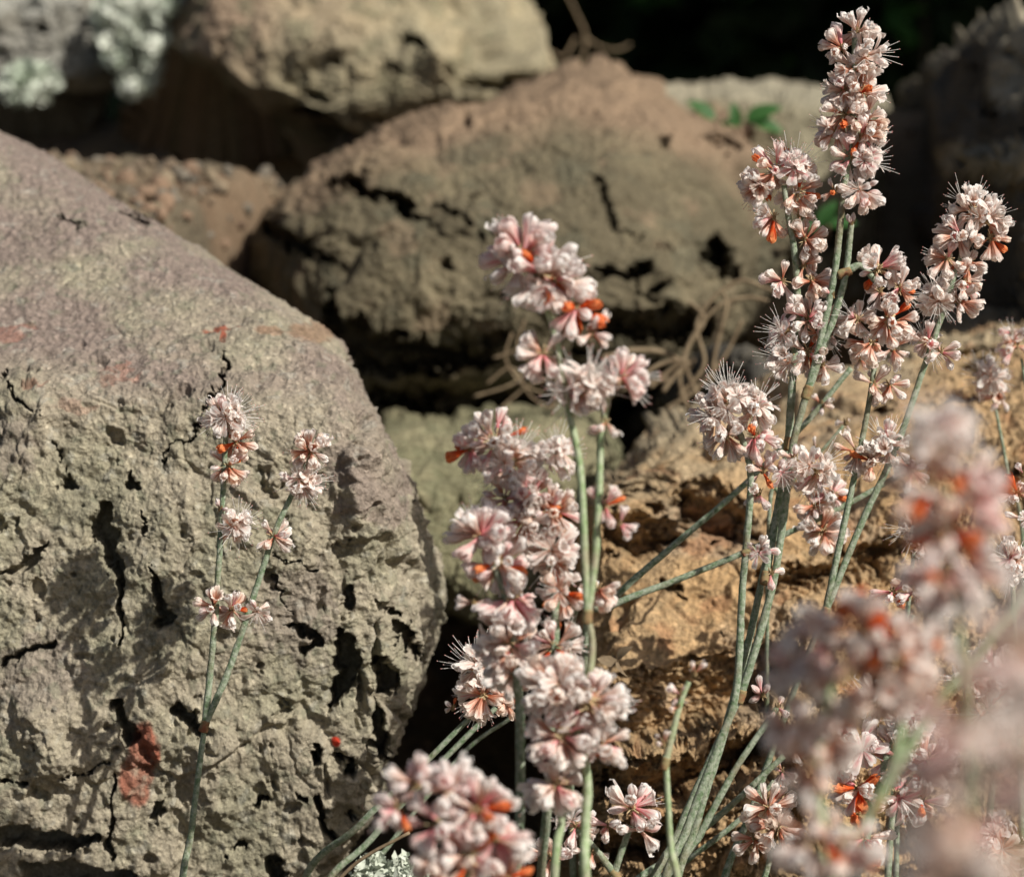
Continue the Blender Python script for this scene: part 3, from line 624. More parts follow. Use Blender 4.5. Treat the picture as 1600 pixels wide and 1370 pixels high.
def flower(kind, mat, seed):
    rs = np.random.RandomState(seed); A = Acc(); rho, wid, zz, crum, follow = PROF[kind]
    s = np.array([0, .15, .3, .45, .6, .72, .82, .9, .96, 1.0]); a = np.linspace(-1, 1, 7); Sg, Ag = np.meshgrid(s, a, indexing='ij')
    tilt = rs.randn(2)*.08
    for k in range(6):
        ph = k*np.pi/3+rs.randn()*.10; inner = k % 2; ln = 1-(.05*inner)+rs.randn()*.05; opn = 1+rs.randn()*.16
        r = np.interp(Sg, *zip(*rho))*(.86 if inner else 1)*np.where(Sg > .4, opn, 1); w = np.interp(Sg, *zip(*wid))*(1+rs.randn()*.10); z = np.interp(Sg, *zip(*zz))*ln
        t = Ag*w; drop = follow*np.minimum(t*t/(2*np.maximum(r, .04)), r*.85) - (.03*(Ag**2)*(Sg > .5) if kind in ('open', 'star') else 0)
        rad = r-drop; cup = -.035*np.sin(np.abs(Ag)*np.pi)*ss(.4, .9, Sg)
        pts = np.stack([(rad+cup), t, z], -1)
        pts += crum*.45*np.stack([gn(np.stack([Sg.ravel()*9+seed, Ag.ravel()*3.7+k*7, np.zeros(Sg.size)+3], 1), 1, q) for q in (4, 5, 6)], -1).reshape(pts.shape)*ss(.3, .8, Sg)[..., None]
        pts[..., 2] += .035*gn(np.stack([Ag.ravel()*3.1+k*5, np.zeros(Sg.size)+seed, np.zeros(Sg.size)], 1), 1, 8).reshape(Sg.shape)*ss(.7, 1, Sg)
        pts += crum*np.stack([gn(np.stack([Sg.ravel()*4+seed, Ag.ravel()*2+k*9, np.zeros(Sg.size)], 1), 1, q) for q in (1, 2, 3)], -1).reshape(pts.shape)*ss(.2, .7, Sg)[..., None]
        c, sn = math.cos(ph), math.sin(ph); X_ = pts[..., 0]*c-pts[..., 1]*sn; Y_ = pts[..., 0]*sn+pts[..., 1]*c
        X_ = X_+tilt[0]*pts[..., 2]**2; Y_ = Y_+tilt[1]*pts[..., 2]**2
        V = np.stack([X_, Y_, pts[..., 2]], -1).reshape(-1, 3); nA = len(a); i = (np.arange(len(s)-1)[:, None]*nA+np.arange(nA-1)[None]).ravel()
        A.add(V, np.stack([i, i+1, i+nA+1, i+nA], 1), None, 0, np.stack([Ag.ravel()*.5+.5, Sg.ravel()], 1))
    V, F, C = tube([(0, 0, -.5), (.01, 0, -.2), (0, 0, .03)], [.022, .024, .05], 6, n=3); A.add(V, F, C, 1)
    if kind == 'star' or (kind == 'open' and seed % 2 == 0):
        for k in range(9 if kind == 'star' else 5):
            ph = k*.698+rs.randn()*.2; sp = {'star': .55, 'open': .2, 'bell': .12}[kind]*(1+rs.randn()*.3); L_ = {'star': 1.2, 'open': 1.15, 'bell': 1.15}[kind]*(1+rs.randn()*.12)
            e = np.array([math.cos(ph)*sp, math.sin(ph)*sp, L_]); V, F, C = tube([(0, 0, .2), e*.55+np.array([0, 0, .08]), e], [.011, .010, .008], 4, n=3); A.add(V, F, C, 2)
            o_ = np.array([(1, 0, 0), (-1, 0, 0), (0, 1, 0), (0, -1, 0), (0, 0, 1.2), (0, 0, -1.2)])*.024+e
            A.add(o_, None, np.array([(0, 2, 4), (2, 1, 4), (1, 3, 4), (3, 0, 4), (2, 0, 5), (1, 2, 5), (3, 1, 5), (0, 3, 5)]), 3)
    return A.mesh('flower', [mat, 'pedicel', 'filament', 'anther'], True, True)
FL = {}
for mi_, mt in enumerate(('white', 'pink', 'rust')):
    for kd in ('bell', 'open', 'star', 'wilt'):
        FL[kd, mt] = [flower(kd, mt, 10*mi_+q+(5 if kd == 'open' else 0)) for q in range(4)]
FL['bud', 'any'] = [flower('bud', 'bud', q) for q in range(3)]
FL['wilt', 'orange'] = [flower('wilt', 'orange', 60+q) for q in range(3)]+[flower('bell', 'orange', 70)]

def bract_mesh(seed):
    rs = np.random.RandomState(seed); A = Acc()
    for k in range(5):
        ph = k*1.2566+rs.randn()*.15; V = []
        for s_, w, r, z in ((0, .30, .42, -.5), (.4, .36, .58, .1), (.8, .22, .70, .75), (1, .03, .80, 1.15)):
            for a in (-1, 0, 1):
                t = ph+a*w/ max(r, .3)*.9; rr = r+(.06 if a == 0 else 0); V.append((rr*math.cos(t), rr*math.sin(t), z+rs.randn()*.04))
        i = (np.arange(3)[:, None]*3+np.arange(2)[None]).ravel(); A.add(np.array(V), np.stack([i, i+1, i+4, i+3], 1))
    V, F, C = tube([(0, 0, -.7), (0, 0, -.2), (0, 0, .3)], [.42, .6, .45], 8, n=3); A.add(V, F, C)
    return A.mesh('flower_cluster', ['node'])
BR = [bract_mesh(s_) for s_ in range(3)]

STYLE = {  # probabilities: bell open star bud wilt orange ; tones white pink rust
 'mix': ((.64, .10, .04, .10, .09, .03), (.45, .15, .40)),
 'white': ((.64, .14, .08, .10, .04, .00), (.80, .10, .10)),
 'star': ((.28, .14, .46, .08, .04, .00), (.85, .10, .05)),
 'pink': ((.60, .12, .04, .18, .02, .04), (.45, .55, .0)),
 'pinko': ((.48, .10, .04, .16, .02, .22), (.50, .45, .05)),
 'rust': ((.64, .08, .02, .06, .18, .04), (.25, .05, .70)),
 'orange': ((.50, .08, .02, .06, .12, .22), (.35, .05, .60)),
 'bud': ((.25, .06, .0, .59, .0, .10), (.50, .50, .0)),
 'budp': ((.50, .06, .0, .42, .00, .02), (.50, .50, .0))}
COUNT = [0]
def cluster(root, rootloc, spec, depth, flen, side):
    px, py, r, n = spec[:4]; n = max(2, round(n*1.0)); style = spec[4] if len(spec) > 4 else 'mix'; bx, by = spec[5] if len(spec) > 5 else (0, -.1); dd = spec[6] if len(spec) > 6 else 0
    c = P(px, py, depth+dd); sc = depth/FPX; rm = r*sc
    part = bpy.data.objects.new('flower_cluster', rnd.choice(BR)); col.objects.link(part); part.parent = root
    part.location = c-rootloc; bs = 7.5*0.4/FPX; part.scale = (bs,)*3
    inv = 1/bs; pr, tn = STYLE[style]; g = math.pi*(3-math.sqrt(5)); off = rnd.uniform(0, 6)
    part.rotation_euler = (rnd.uniform(-.2, .2), rnd.uniform(-.2, .2), 0)
    for i in range(n):
        z = 1-2*(i+.5)/n; t = off+g*i; q = math.sqrt(1-z*z)
        v = Vector((q*math.cos(t), z, q*math.sin(t)))+Vector((rnd.gauss(0, .22), rnd.gauss(0, .22), rnd.gauss(0, .22)))
        v += Vector((bx, 0, by)); v = Vector(AX*v.x+AU*v.z+AF*v.y) ; v.normalize()
        kd = rnd.choices(('bell', 'open', 'star', 'bud', 'wilt', 'orange'), pr)[0]; mt = rnd.choices(('white', 'pink', 'rust'), tn)[0]
        ln = flen*rnd.uniform(.85, 1.15)*(.72 if kd == 'bud' else 1)
        ln = min(ln, rm*1.02)
        room = max(rm-ln*.95, ln*.16); b = v*room*rnd.uniform(.45, 1.0)**.7
        me = rnd.choice(FL['wilt', 'orange'] if kd == 'orange' else FL['bud', 'any'] if kd == 'bud' else FL[kd, mt])
        o = bpy.data.objects.new('flower_bud' if kd == 'bud' else 'flower', me); col.objects.link(o); o.parent = part
        dv = (v+Vector((rnd.gauss(0, .18), rnd.gauss(0, .18), rnd.gauss(0, .18)))).normalized()
        wq = dv.to_track_quat('Z', 'Y') @ Quaternion((0, 0, 1), rnd.uniform(0, 6.28))
        rq = part.rotation_euler.to_quaternion().inverted()
        o.rotation_mode = 'QUATERNION'; o.rotation_quaternion = rq @ wq
        o.location = rq @ (b*inv); s_ = ln*inv; o.scale = (s_*rnd.uniform(.9, 1.12), s_*rnd.uniform(.9, 1.12), s_); COUNT[0] += 1

def stalk(label, depth, stems, clusters, buds=(), mat='stem', width=12.5, flen=36, group='flowering stalks'):
    """stems: list of polylines [(px,py[,ddepth])...], the first starting lowest; widths in pixels at the focus distance"""
    x0, y0 = stems[0][0][:2]; d0 = depth + (stems[0][0][2] if len(stems[0][0]) > 2 else 0)
    first = P(x0, y0, d0); gz = float(ground_z(first[0], first[1]))
    base_ = first+np.array([0.002, .004, 0]); base_[2] = min(gz, first[2]-.002)
    root = bpy.data.objects.new('flowering_stalk', None); col.objects.link(root); root.location = base_; root.empty_display_size = .01
    tag(root, label, 'flower', group)
    for si, pl in enumerate(stems):
        pts = [P(q[0], q[1], depth+(q[2] if len(q) > 2 else 0)) for q in pl]; w = width*(1 if si == 0 else .92)
        k = len(pts); rad = [w/2*.405/FPX*(1-.30*i/max(1, k-1)) for i in range(k)]
        if si == 0: pts = [base_, ]+pts; rad = [rad[0]*1.05]+rad
        V, F, C = tube([p-base_ for p in pts], rad, 12, .05, 14); A = Acc(); A.add(V, F, C)
        link('stem' if si == 0 else 'branch', A.mesh('stem' if si == 0 else 'branch', [mat]), root)
        if si > 0:                                              # swollen joint with a brown sheath where the branch leaves
            A = Acc(); t_ = pts[1]-pts[0]; t_ /= np.linalg.norm(t_); r_ = rad[0]
            V, F, C = tube([pts[0]-t_*r_*2.2-base_, pts[0]-t_*r_*.8-base_, pts[0]+t_*r_*1.2-base_], [r_*1.02, r_*1.22, r_*1.12], 10, .05, 4); A.add(V, F, C)
            link('joint', A.mesh('joint', ['node']), root)
    for c_ in clusters: cluster(root, base_, c_, depth, flen*1.10*.405/FPX, 0)
    return root

stalk('slender stalk forking into two flower heads alone before the large left boulder', .405,
      [[(284, 1440), (300, 1290), (320, 1132)], [(320, 1132), (335, 980), (345, 830), (350, 740), (353, 675)], [(320, 1132), (358, 1045), (400, 920), (430, 830), (462, 760), (480, 710)]],
      [(354, 652, 42, 30, 'star', (0, .2)), (368, 690, 36, 12, 'orange', (.2, -.3)), (357, 728, 36, 16, 'rust', (0, -.4)), (368, 820, 32, 13, 'white', (.5, 0)), (335, 948, 34, 10, 'rust', (-.3, 0)), (362, 952, 32, 9, 'mix', (.3, -.2)), (402, 952, 24, 5, 'white', (.3, -.1)),
       (484, 705, 38, 22, 'rust', (.1, .2)), (472, 752, 34, 14, 'star', (0, -.4)), (428, 838, 33, 9, 'mix', (0, -.2)), (345, 795, 18, 3, 'budp', (0, .8))], width=12, flen=27)

stalk('tall stalk in the centre topped with pink flowers, slightly out of focus', .352,
      [[(866, 1440), (880, 1270), (905, 1150), (925, 1020), (918, 960)], [(918, 960), (914, 880), (907, 740), (893, 660), (878, 580), (866, 520), (838, 430)], [(918, 960), (930, 870), (936, 770), (939, 690), (950, 620)]],
      [(815, 400, 68, 26, 'budp', (-.2, .35)), (845, 425, 66, 26, 'pinko', (.1, 0)), (868, 440, 55, 14, 'pink', (.1, 0)), (900, 480, 46, 14, 'pinko', (.1, -.3)), (848, 552, 42, 10, 'mix', (-.3, -.4)), (912, 610, 50, 14, 'star', (0, -.1)), (972, 590, 42, 14, 'pink', (.4, .1)), (925, 520, 34, 6, 'mix', (.6, 0)),
       (945, 660, 30, 5, 'rust', (.3, -.2)), (945, 790, 34, 5, 'pink', (.3, .3)), (968, 818, 26, 3, 'pink', (1, 0))], mat='green_stem', width=12.5, flen=41)

stalk('stalk with a broad cream flower head at the bottom centre, right of the red-flecked head', .350,
      [[(916, 1440), (914, 1300), (918, 1220), (900, 1130)]],
      [(868, 1075, 62, 26, 'white', (-.2, .2)), (920, 1100, 66, 32, 'white', (.3, .1)), (880, 1150, 62, 30, 'mix', (-.1, -.4)), (868, 1225, 50, 22, 'white', (-.2, -.5)), (940, 1160, 40, 9, 'mix', (.4, -.3))], mat='green_stem', width=15, flen=38)

stalk('stalk with pink and white heads just left of the centre stem, dripping downwards', .360,
      [[(806, 1440), (812, 1290), (812, 1120), (803, 1020), (790, 930), (765, 870)]],
      [(752, 838, 52, 20, 'pink', (-.1, .3)), (780, 880, 54, 20, 'pinko', (0, -.2)), (800, 935, 54, 20, 'pink', (0, -.6)), (740, 942, 26, 3, 'white', (-1, 0)), (795, 1005, 58, 26, 'mix', (-.1, -.2)), (800, 1050, 44, 10, 'white', (-.2, -.4))], width=15, flen=40)

stalk('stalk with the densest orange-flecked flower heads, behind the pink and white ones', .368,
      [[(845, 1440, .01), (856, 1250), (862, 1080), (868, 950), (850, 850), (815, 745)]],
      [(800, 725, 56, 30, 'star', (-.1, .1)), (772, 690, 58, 22, 'budp', (-.2, .2)), (735, 700, 38, 12, 'pink', (-.6, .1)), (830, 775, 56, 28, 'mix', (0, 0)), (820, 812, 48, 22, 'orange', (0, -.1)), (862, 800, 54, 24, 'mix', (.1, 0)), (862, 860, 50, 24, 'white', (.1, -.2)),
       (880, 925, 44, 14, 'orange', (-.2, -.2)), (935, 920, 34, 10, 'rust', (.3, -.5)), (868, 1010, 50, 22, 'mix', (.1, -.1)), (790, 780, 44, 12, 'mix', (-.2, 0)), (870, 710, 36, 12, 'star', (.1, .3))], width=14, flen=31)

stalk('leaning stalk with a small starry head against the black gap, left of the centre', .415,
      [[(470, 1400, .01), (560, 1290), (650, 1205), (745, 1110)]],
      [(745, 1045, 40, 12, 'star', (-.1, .4)), (755, 1085, 46, 18, 'mix', (0, -.4)), (708, 1105, 16, 3, 'bud', (-.5, 0)), (790, 1095, 30, 6, 'orange', (.5, -.3))], width=12)
stalk('bare leaning stem behind the foreground head, lowest of the leaning pair', .425, [[(500, 1420), (580, 1310), (690, 1190), (775, 1105)]], [(800, 1080, 26, 5, 'rust')], width=12)
stalk('thin leaning stem beside the bare leaning stem, in the black gap', .432, [[(540, 1410), (600, 1330), (720, 1180), (800, 1120)]], [(812, 1105, 20, 4, 'rust')], width=9)

stalk('out of focus stalk whose white head with red flecks sits at the bottom edge', .322,
      [[(742, 1520), (738, 1440), (722, 1330)]],
      [(650, 1225, 44, 11, 'bud', (-.1, .5)), (700, 1235, 56, 18, 'bud', (0, .4)), (620, 1262, 38, 8, 'pink', (-.6, 0)), (745, 1265, 62, 18, 'pinko', (.2, .1)), (690, 1285, 66, 20, 'budp', (0, -.2)), (735, 1335, 70, 20, 'orange', (.1, -.3)), (775, 1310, 52, 12, 'pink', (.4, -.1)), (690, 1350, 50, 10, 'rust', (-.2, -.4)), (790, 1370, 50, 12, 'orange', (.2, -.2))], mat='green_stem', width=12, flen=36)

stalk('small stalk with two nearly bare bud tips before the dark ledge', .362,
      [[(1062, 1440), (1048, 1320), (1040, 1180)], [(1040, 1190), (1052, 1140), (1064, 1095), (1076, 1065)]],
      [(1036, 1162, 20, 4, 'rust', (0, .5)), (1062, 1085, 24, 4, 'budp', (-.3, .5)), (1085, 1052, 22, 3, 'rust', (.4, .6)), (1060, 1105, 16, 3, 'rust', (0, .2))], mat='green_stem', width=11.5, flen=28)

stalk('low stalk with a small loose pink-striped head at the bottom, right of the cream head', .393,
      [[(940, 1440), (958, 1370), (985, 1290)], [(960, 1365), (925, 1320), (900, 1295)]],
      [(988, 1262, 44, 12, 'budp', (.1, .2)), (1000, 1295, 36, 6, 'pink', (.4, -.3)), (952, 1290, 30, 5, 'pink', (-.2, -.2)), (900, 1290, 34, 7, 'mix', (0, -.1)), (925, 1330, 30, 5, 'white', (0, -.6)), (862, 1340, 40, 8, 'mix', (-.1, 0))], width=13, flen=38)

stalk('tallest stalk, a long dense spike of flowers reaching the top of the picture', .400,
      [[(1010, 1440), (1060, 1300), (1110, 1185), (1158, 1085)],
       [(1158, 1085), (1190, 980), (1212, 890), (1228, 780), (1240, 690), (1262, 610), (1285, 520), (1305, 420), (1316, 320), (1328, 220), (1334, 130), (1336, 60)],
       [(1262, 610), (1285, 545), (1305, 490), (1322, 425), (1330, 350)], [(1322, 425), (1345, 415), (1368, 440)]],
      [(1338, 50, 38, 9, 'white', (0, .5)), (1315, 75, 36, 10, 'rust', (-.4, .1)), (1352, 85, 38, 11, 'white', (.3, .1)), (1335, 110, 42, 13, 'orange', (0, -.2)), (1318, 140, 34, 9, 'mix', (-.3, 0)), (1345, 145, 42, 13, 'mix', (.1, 0)), (1322, 180, 46, 14, 'rust', (-.3, -.2)),
       (1350, 190, 42, 14, 'orange', (.3, -.1)), (1305, 205, 36, 8, 'rust', (-.6, -.3)), (1345, 215, 44, 14, 'mix', (.3, -.3)), (1328, 245, 40, 10, 'mix', (0, -.1)), (1350, 255, 32, 8, 'star', (.4, 0)), (1345, 298, 38, 12, 'mix', (.3, -.2)), (1305, 298, 22, 3, 'orange', (-.5, 0)), (1330, 352, 20, 3, 'bud', (0, .6)),
       (1372, 420, 48, 13, 'budp', (.1, .1)), (1405, 450, 34, 8, 'mix', (.4, 0)), (1375, 455, 30, 6, 'white', (-.1, -.7)), (1388, 498, 48, 16, 'rust', (.2, -.4)), (1340, 500, 32, 8, 'white', (-.3, 0)), (1300, 462, 18, 2, 'budp', (-.1, 1))], width=14, flen=31)

stalk('stalk left of the tallest spike, with stacked rusty heads and a fan of drooping flowers', .402,
      [[(1050, 1440), (1090, 1280), (1130, 1150), (1170, 1000), (1196, 880), (1215, 790), (1232, 690)], [(1232, 690), (1238, 600), (1246, 480), (1242, 400), (1232, 340), (1225, 290)],
       ],
      [(1212, 268, 50, 18, 'rust', (-.3, .2)), (1240, 268, 44, 12, 'star', (.1, .5)), (1245, 300, 46, 15, 'orange', (.4, -.2)), (1190, 290, 40, 10, 'rust', (-.5, -.1)), (1208, 340, 34, 8, 'rust', (-.4, -.5)), (1250, 335, 24, 5, 'mix', (.4, -.5)),
       (1258, 375, 36, 12, 'rust', (.4, -.1)), (1240, 362, 16, 2, 'white', (-.5, .3)), (1268, 438, 36, 12, 'rust', (.5, -.4)), (1222, 440, 34, 8, 'mix', (-.6, -.1)), (1256, 415, 26, 5, 'white', (.2, .1)),
       (1262, 500, 46, 16, 'budp', (.1, .3)), (1285, 515, 44, 12, 'white', (.3, 0)), (1230, 520, 34, 8, 'star', (-.6, .1)), (1262, 550, 42, 14, 'mix', (.1, -.2)), (1232, 560, 38, 10, 'star', (-.4, -.3)), (1285, 570, 32, 6, 'mix', (.3, -.4))], width=13.5, flen=30)

stalk('stalk ending in a round head with an open star, lowest of the forked stems', .396,
      [[(1030, 1440), (1075, 1290), (1120, 1170), (1150, 1080), (1160, 920), (1172, 780), (1170, 720), (1150, 660)], [(1172, 860), (1190, 850)], [(1196, 900, .004), (1215, 800, .006), (1228, 720, .006)]],
      [(1142, 632, 52, 20, 'star', (0, .35)), (1118, 650, 44, 14, 'mix', (-.4, -.1)), (1135, 678, 46, 14, 'white', (0, -.7)), (1180, 680, 40, 12, 'pinko', (.3, -.5)), (1178, 640, 40, 10, 'star', (.4, .1)), (1192, 735, 36, 10, 'bud', (.1, .1)), (1215, 735, 30, 6, 'white', (.3, 0)), (1185, 770, 28, 4, 'pink', (.1, -.8)),
       (1188, 862, 26, 6, 'star', (.1, .5)), (1205, 895, 24, 2, 'pink', (.6, -.8)), (1272, 735, 46, 14, 'star', (0, 0)), (1240, 715, 24, 3, 'budp', (-.3, .5))], width=13.5, flen=31)

stalk('right-hand stalk forking low into two arms, its outer head against the dark boulder', .408,
      [[(1120, 1440, .0), (1180, 1250, .005), (1240, 1080, .003), (1290, 955)], [(1290, 955), (1312, 850), (1336, 740), (1356, 640), (1368, 560)], [(1290, 955), (1345, 820), (1400, 700), (1440, 585), (1466, 510), (1492, 430), (1512, 370)]],
      [(1362, 535, 42, 12, 'rust', (-.3, -.4)), (1395, 545, 30, 6, 'mix', (.4, -.4)), (1365, 600, 32, 8, 'mix', (.1, 0)), (1390, 600, 28, 7, 'rust', (.4, -.3)),
       (1338, 705, 36, 10, 'rust', (-.1, -.3)), (1385, 700, 44, 14, 'star', (.1, .1)), (1360, 720, 34, 8, 'mix', (0, -.4)),
       (1518, 328, 44, 16, 'white', (-.1, .3)), (1540, 345, 42, 12, 'white', (.4, 0)), (1500, 365, 42, 12, 'mix', (-.4, -.2)), (1548, 372, 36, 8, 'rust', (.4, -.5)), (1480, 405, 34, 8, 'white', (-.5, -.1)), (1512, 410, 34, 9, 'orange', (.3, -.2)), (1505, 440, 36, 8, 'rust', (.3, -.3)),
       (1465, 465, 36, 12, 'star', (-.3, .1)), (1498, 470, 36, 9, 'rust', (.3, -.4)), (1450, 535, 34, 9, 'mix', (-.2, 0)), (1470, 550, 28, 6, 'white', (.5, 0))], width=12.5, flen=30)

stalk('long stem leaning far right across the ochre boulder, upper of two', .432, [[(915, 1010, .005), (960, 935), (1055, 850), (1160, 760), (1255, 665), (1330, 575)]],
      [(1284, 632, 18, 5, 'mix'), (1345, 560, 22, 5, 'rust')], width=12.5)
stalk('long stem leaning far right across the ochre boulder, lower of two', .428, [[(890, 1010, .005), (950, 950), (1060, 905), (1165, 862), (1300, 800), (1420, 735)]],
      [(1285, 830, 42, 18, 'rust', (0, 0)), (1272, 790, 34, 8, 'mix'), (1300, 772, 34, 12, 'pink', (0, .1)), (1425, 735, 30, 8, 'mix')], width=12.5)
stalk('short stem ending in a red-tipped bud beside the forked stems', .402, [[(1020, 1440), (1090, 1310), (1150, 1200), (1215, 1105)]], [(1192, 1085, 26, 4, 'budp', (-.7, .5)), (1215, 1105, 20, 4, 'rust', (.3, 0))], width=13)
stalk('low stem lying to the right under the short budded stem', .412, [[(960, 1440), (1060, 1330), (1140, 1260), (1225, 1180)]], [(1240, 1165, 26, 6, 'mix')], width=13)
stalk('thin low stem crossing beneath the other leaning stems at the bottom', .418, [[(940, 1440), (1050, 1360), (1150, 1285), (1210, 1220)]], [(1222, 1205, 22, 5, 'mix')], width=11)
stalk('thin leaning stem behind the forked stems, with a red bud on the boulder', .436, [[(1200, 850), (1225, 770), (1270, 720), (1318, 665)], ], [(1322, 660, 16, 3, 'rust'), (1275, 700, 14, 2, 'orange')], width=7)

stalk('small sharp white and rust head at the bottom, right of the leaning stems', .398, [[(1170, 1440), (1195, 1370), (1210, 1310)]],
      [(1200, 1262, 44, 12, 'rust', (0, .3)), (1215, 1290, 46, 14, 'mix', (.1, -.2)), (1180, 1310, 34, 6, 'rust', (-.5, -.3))], width=11)
stalk('broad pink and white head in the lower right, behind the blurred orange head', .395, [[(1330, 1450), (1350, 1330), (1375, 1220), (1400, 1120)]],
      [(1370, 1100, 52, 14, 'white', (0, .3)), (1420, 1120, 50, 14, 'star', (.3, .2)), (1345, 1170, 56, 16, 'pink', (-.3, 0)), (1400, 1180, 52, 16, 'pink', (.1, 0)), (1450, 1185, 50, 12, 'mix', (.4, 0)), (1340, 1230, 50, 14, 'pinko', (-.3, -.2)), (1400, 1240, 50, 14, 'pink', (.2, -.3)), (1350, 1310, 46, 10, 'pinko', (0, -.3)), (1440, 1250, 40, 10, 'mix')], flen=38)
stalk('pale head at the right edge, just under the blurred flowers', .400, [[(1520, 1450), (1545, 1280), (1560, 1120)]],
      [(1555, 1050, 56, 18, 'white', (0, .2)), (1590, 1090, 56, 16, 'mix', (.2, 0)), (1545, 1110, 50, 14, 'mix', (-.2, -.2)), (1580, 1160, 44, 10, 'white'), (1560, 1320, 60, 16, 'star', (0, .2)), (1520, 1060, 40, 10, 'pink')], flen=38)
stalk('sparse head with hanging rusty flowers between the blurred heads and the boulder', .405, [[(1385, 1440), (1400, 1200), (1412, 1020), (1425, 960)]],
      [(1430, 925, 36, 8, 'rust', (-.3, .1)), (1450, 945, 34, 8, 'rust', (.3, -.4)), (1395, 925, 30, 6, 'pinko')], width=11)
stalk('faint head of open stars left of the blurred top head', .415, [[(1400, 1440), (1405, 1200), (1415, 1000), (1428, 860)]], [(1430, 825, 34, 9, 'star', (-.2, .1)), (1442, 850, 24, 4, 'white', (0, -.5))], width=9)
stalk('starry white head at the right edge at mid height', .400, [[(1600, 1440), (1590, 1100), (1582, 900)]], [(1582, 880, 34, 12, 'star', (-.1, .2)), (1590, 770, 30, 6, 'pink', (-.1, .1)), (1598, 740, 20, 2, 'pink'), (1600, 810, 24, 4, 'white')], width=10)
stalk('small dull head against the right boulder, above the blurred top head', .455, [[(1600, 900), (1575, 740), (1552, 620)]], [(1545, 590, 34, 10, 'star', (-.1, .1)), (1560, 620, 28, 6, 'rust')], width=7, flen=30)
stalk('small dull head at the right edge below the dark boulder', .45, [[(1630, 800), (1610, 650), (1596, 560)]], [(1588, 540, 34, 10, 'mix', (-.1, .1)), (1580, 520, 20, 3, 'white')], width=7, flen=30)

stalk('blurred near stalk at the right with a white star topping its head', .248, [[(1530, 1560), (1520, 1300), (1500, 1000), (1482, 760)]],
      [(1470, 690, 66, 16, 'star', (0, .6)), (1455, 765, 80, 18, 'rust', (-.4, 0)), (1515, 775, 80, 18, 'pinko', (.4, .1)), (1480, 830, 70, 16, 'orange', (0, -.3)), (1470, 900, 76, 18, 'pink', (-.1, -.2)), (1520, 900, 62, 14, 'mix', (.3, -.2))], mat='green_stem', width=9, flen=30)
stalk('blurred stalk close to the lens with a large orange-brown head, lower right', .262, [[(1292, 1560), (1288, 1330), (1278, 1190), (1300, 1060)]],
      [(1290, 1000, 70, 16, 'mix', (-.4, .2)), (1350, 985, 72, 18, 'orange', (0, .4)), (1400, 1025, 76, 20, 'orange', (.4, .1)), (1320, 1055, 80, 22, 'rust', (-.2, 0)), (1250, 1050, 50, 10, 'white', (-.5, 0)), (1380, 1070, 60, 14, 'mix', (.3, -.3)),
       (1250, 1140, 60, 12, 'orange', (-.4, -.1)), (1295, 1150, 60, 14, 'orange', (.3, -.2)), (1265, 1190, 50, 8, 'white', (0, -.6)), (1270, 1310, 76, 14, 'rust', (-.3, -.3)), (1320, 1320, 70, 12, 'mix', (.2, -.4)), (1445, 1010, 50, 8, 'white', (.6, 0))], mat='green_stem', width=10, flen=32)
stalk('blurred green stem slanting close to the lens towards the right edge', .275, [[(1290, 1450), (1350, 1290), (1450, 1120), (1560, 980), (1650, 860)], [(1372, 1255), (1400, 1180), (1418, 1080)]],
      [(1660, 840, 60, 10, 'mix'), (1425, 1050, 30, 4, 'rust')], mat='green_stem', width=13, flen=38)
stalk('very blurred pale flower heads nearest the lens in the bottom right corner', .165, [[(1500, 1700), (1490, 1500), (1530, 1250), (1580, 1050)]],
      [(1590, 1010, 110, 12, 'white', (.3, .3)), (1520, 1120, 120, 14, 'mix', (-.2, 0)), (1600, 1180, 120, 14, 'white', (.3, 0)), (1500, 1260, 120, 12, 'mix', (-.3, -.1)), (1590, 1320, 130, 14, 'white', (.2, -.2)), (1480, 1380, 100, 10, 'mix', (-.3, 0))], width=7, flen=30)

# ------------------------------------------------------------------ dry stalks, sprig, silver plant, dark shrub
def dry(label, depth, lines, w=6, cat='dry stalk', mat='dry', group='dry stalks'):
    pts0 = P(*lines[0][0][:2], depth); root = bpy.data.objects.new('dry_stalk', None); col.objects.link(root); root.location = pts0; tag(root, label, cat, group)
    for pl in lines:
        pts = [P(q[0], q[1], depth+(q[2] if len(q) > 2 else 0))-pts0 for q in pl]; r_ = w/2*depth/FPX
        V, F, C = tube(pts, [r_*(1-.4*i/len(pts)) for i in range(len(pts))], 7, .06, 8); A = Acc(); A.add(V, F, C); link('stem', A.mesh('stem', [mat]), root)
dry('thick curled dry stalk in the tangle between the middle and ochre boulders', .545, [[(1075, 640), (1062, 590), (1080, 530), (1120, 480), (1165, 465), (1200, 470)], [(1110, 600), (1120, 540), (1135, 480), (1130, 455)], [(1060, 620), (1100, 570), (1090, 500), (1150, 440), (1210, 455)], [(1040, 640), (1085, 610), (1130, 560), (1160, 500)], [(1100, 640), (1070, 560), (1100, 500), (1075, 470)]], 8)
dry('pale dry stalk lying across the foot of the middle boulder', .55, [[(940, 560), (990, 548), (1040, 552), (1080, 575)], [(1000, 600), (1050, 590), (1085, 560)]], 11)
dry('bundle of bleached stem ends pointing out of the crevice', .53, [[(1015, 605), (1045, 580), (1070, 560)], [(1035, 612), (1060, 580), (1078, 565)], [(1000, 590), (1030, 570), (1060, 562)]], 9)
dry('wiry dry twigs below the centre flowers, against the middle boulder', .56, [[(760, 600), (800, 575), (830, 620), (870, 640)], [(800, 520), (790, 560), (815, 600), (850, 615)], [(780, 640), (830, 600), (880, 590)], [(820, 500), (808, 540), (830, 570)], [(740, 620), (800, 600), (850, 560), (900, 600)], [(770, 560), (830, 545), (870, 580), (860, 640)], [(850, 640), (900, 615), (950, 620), (990, 600)]], 5)
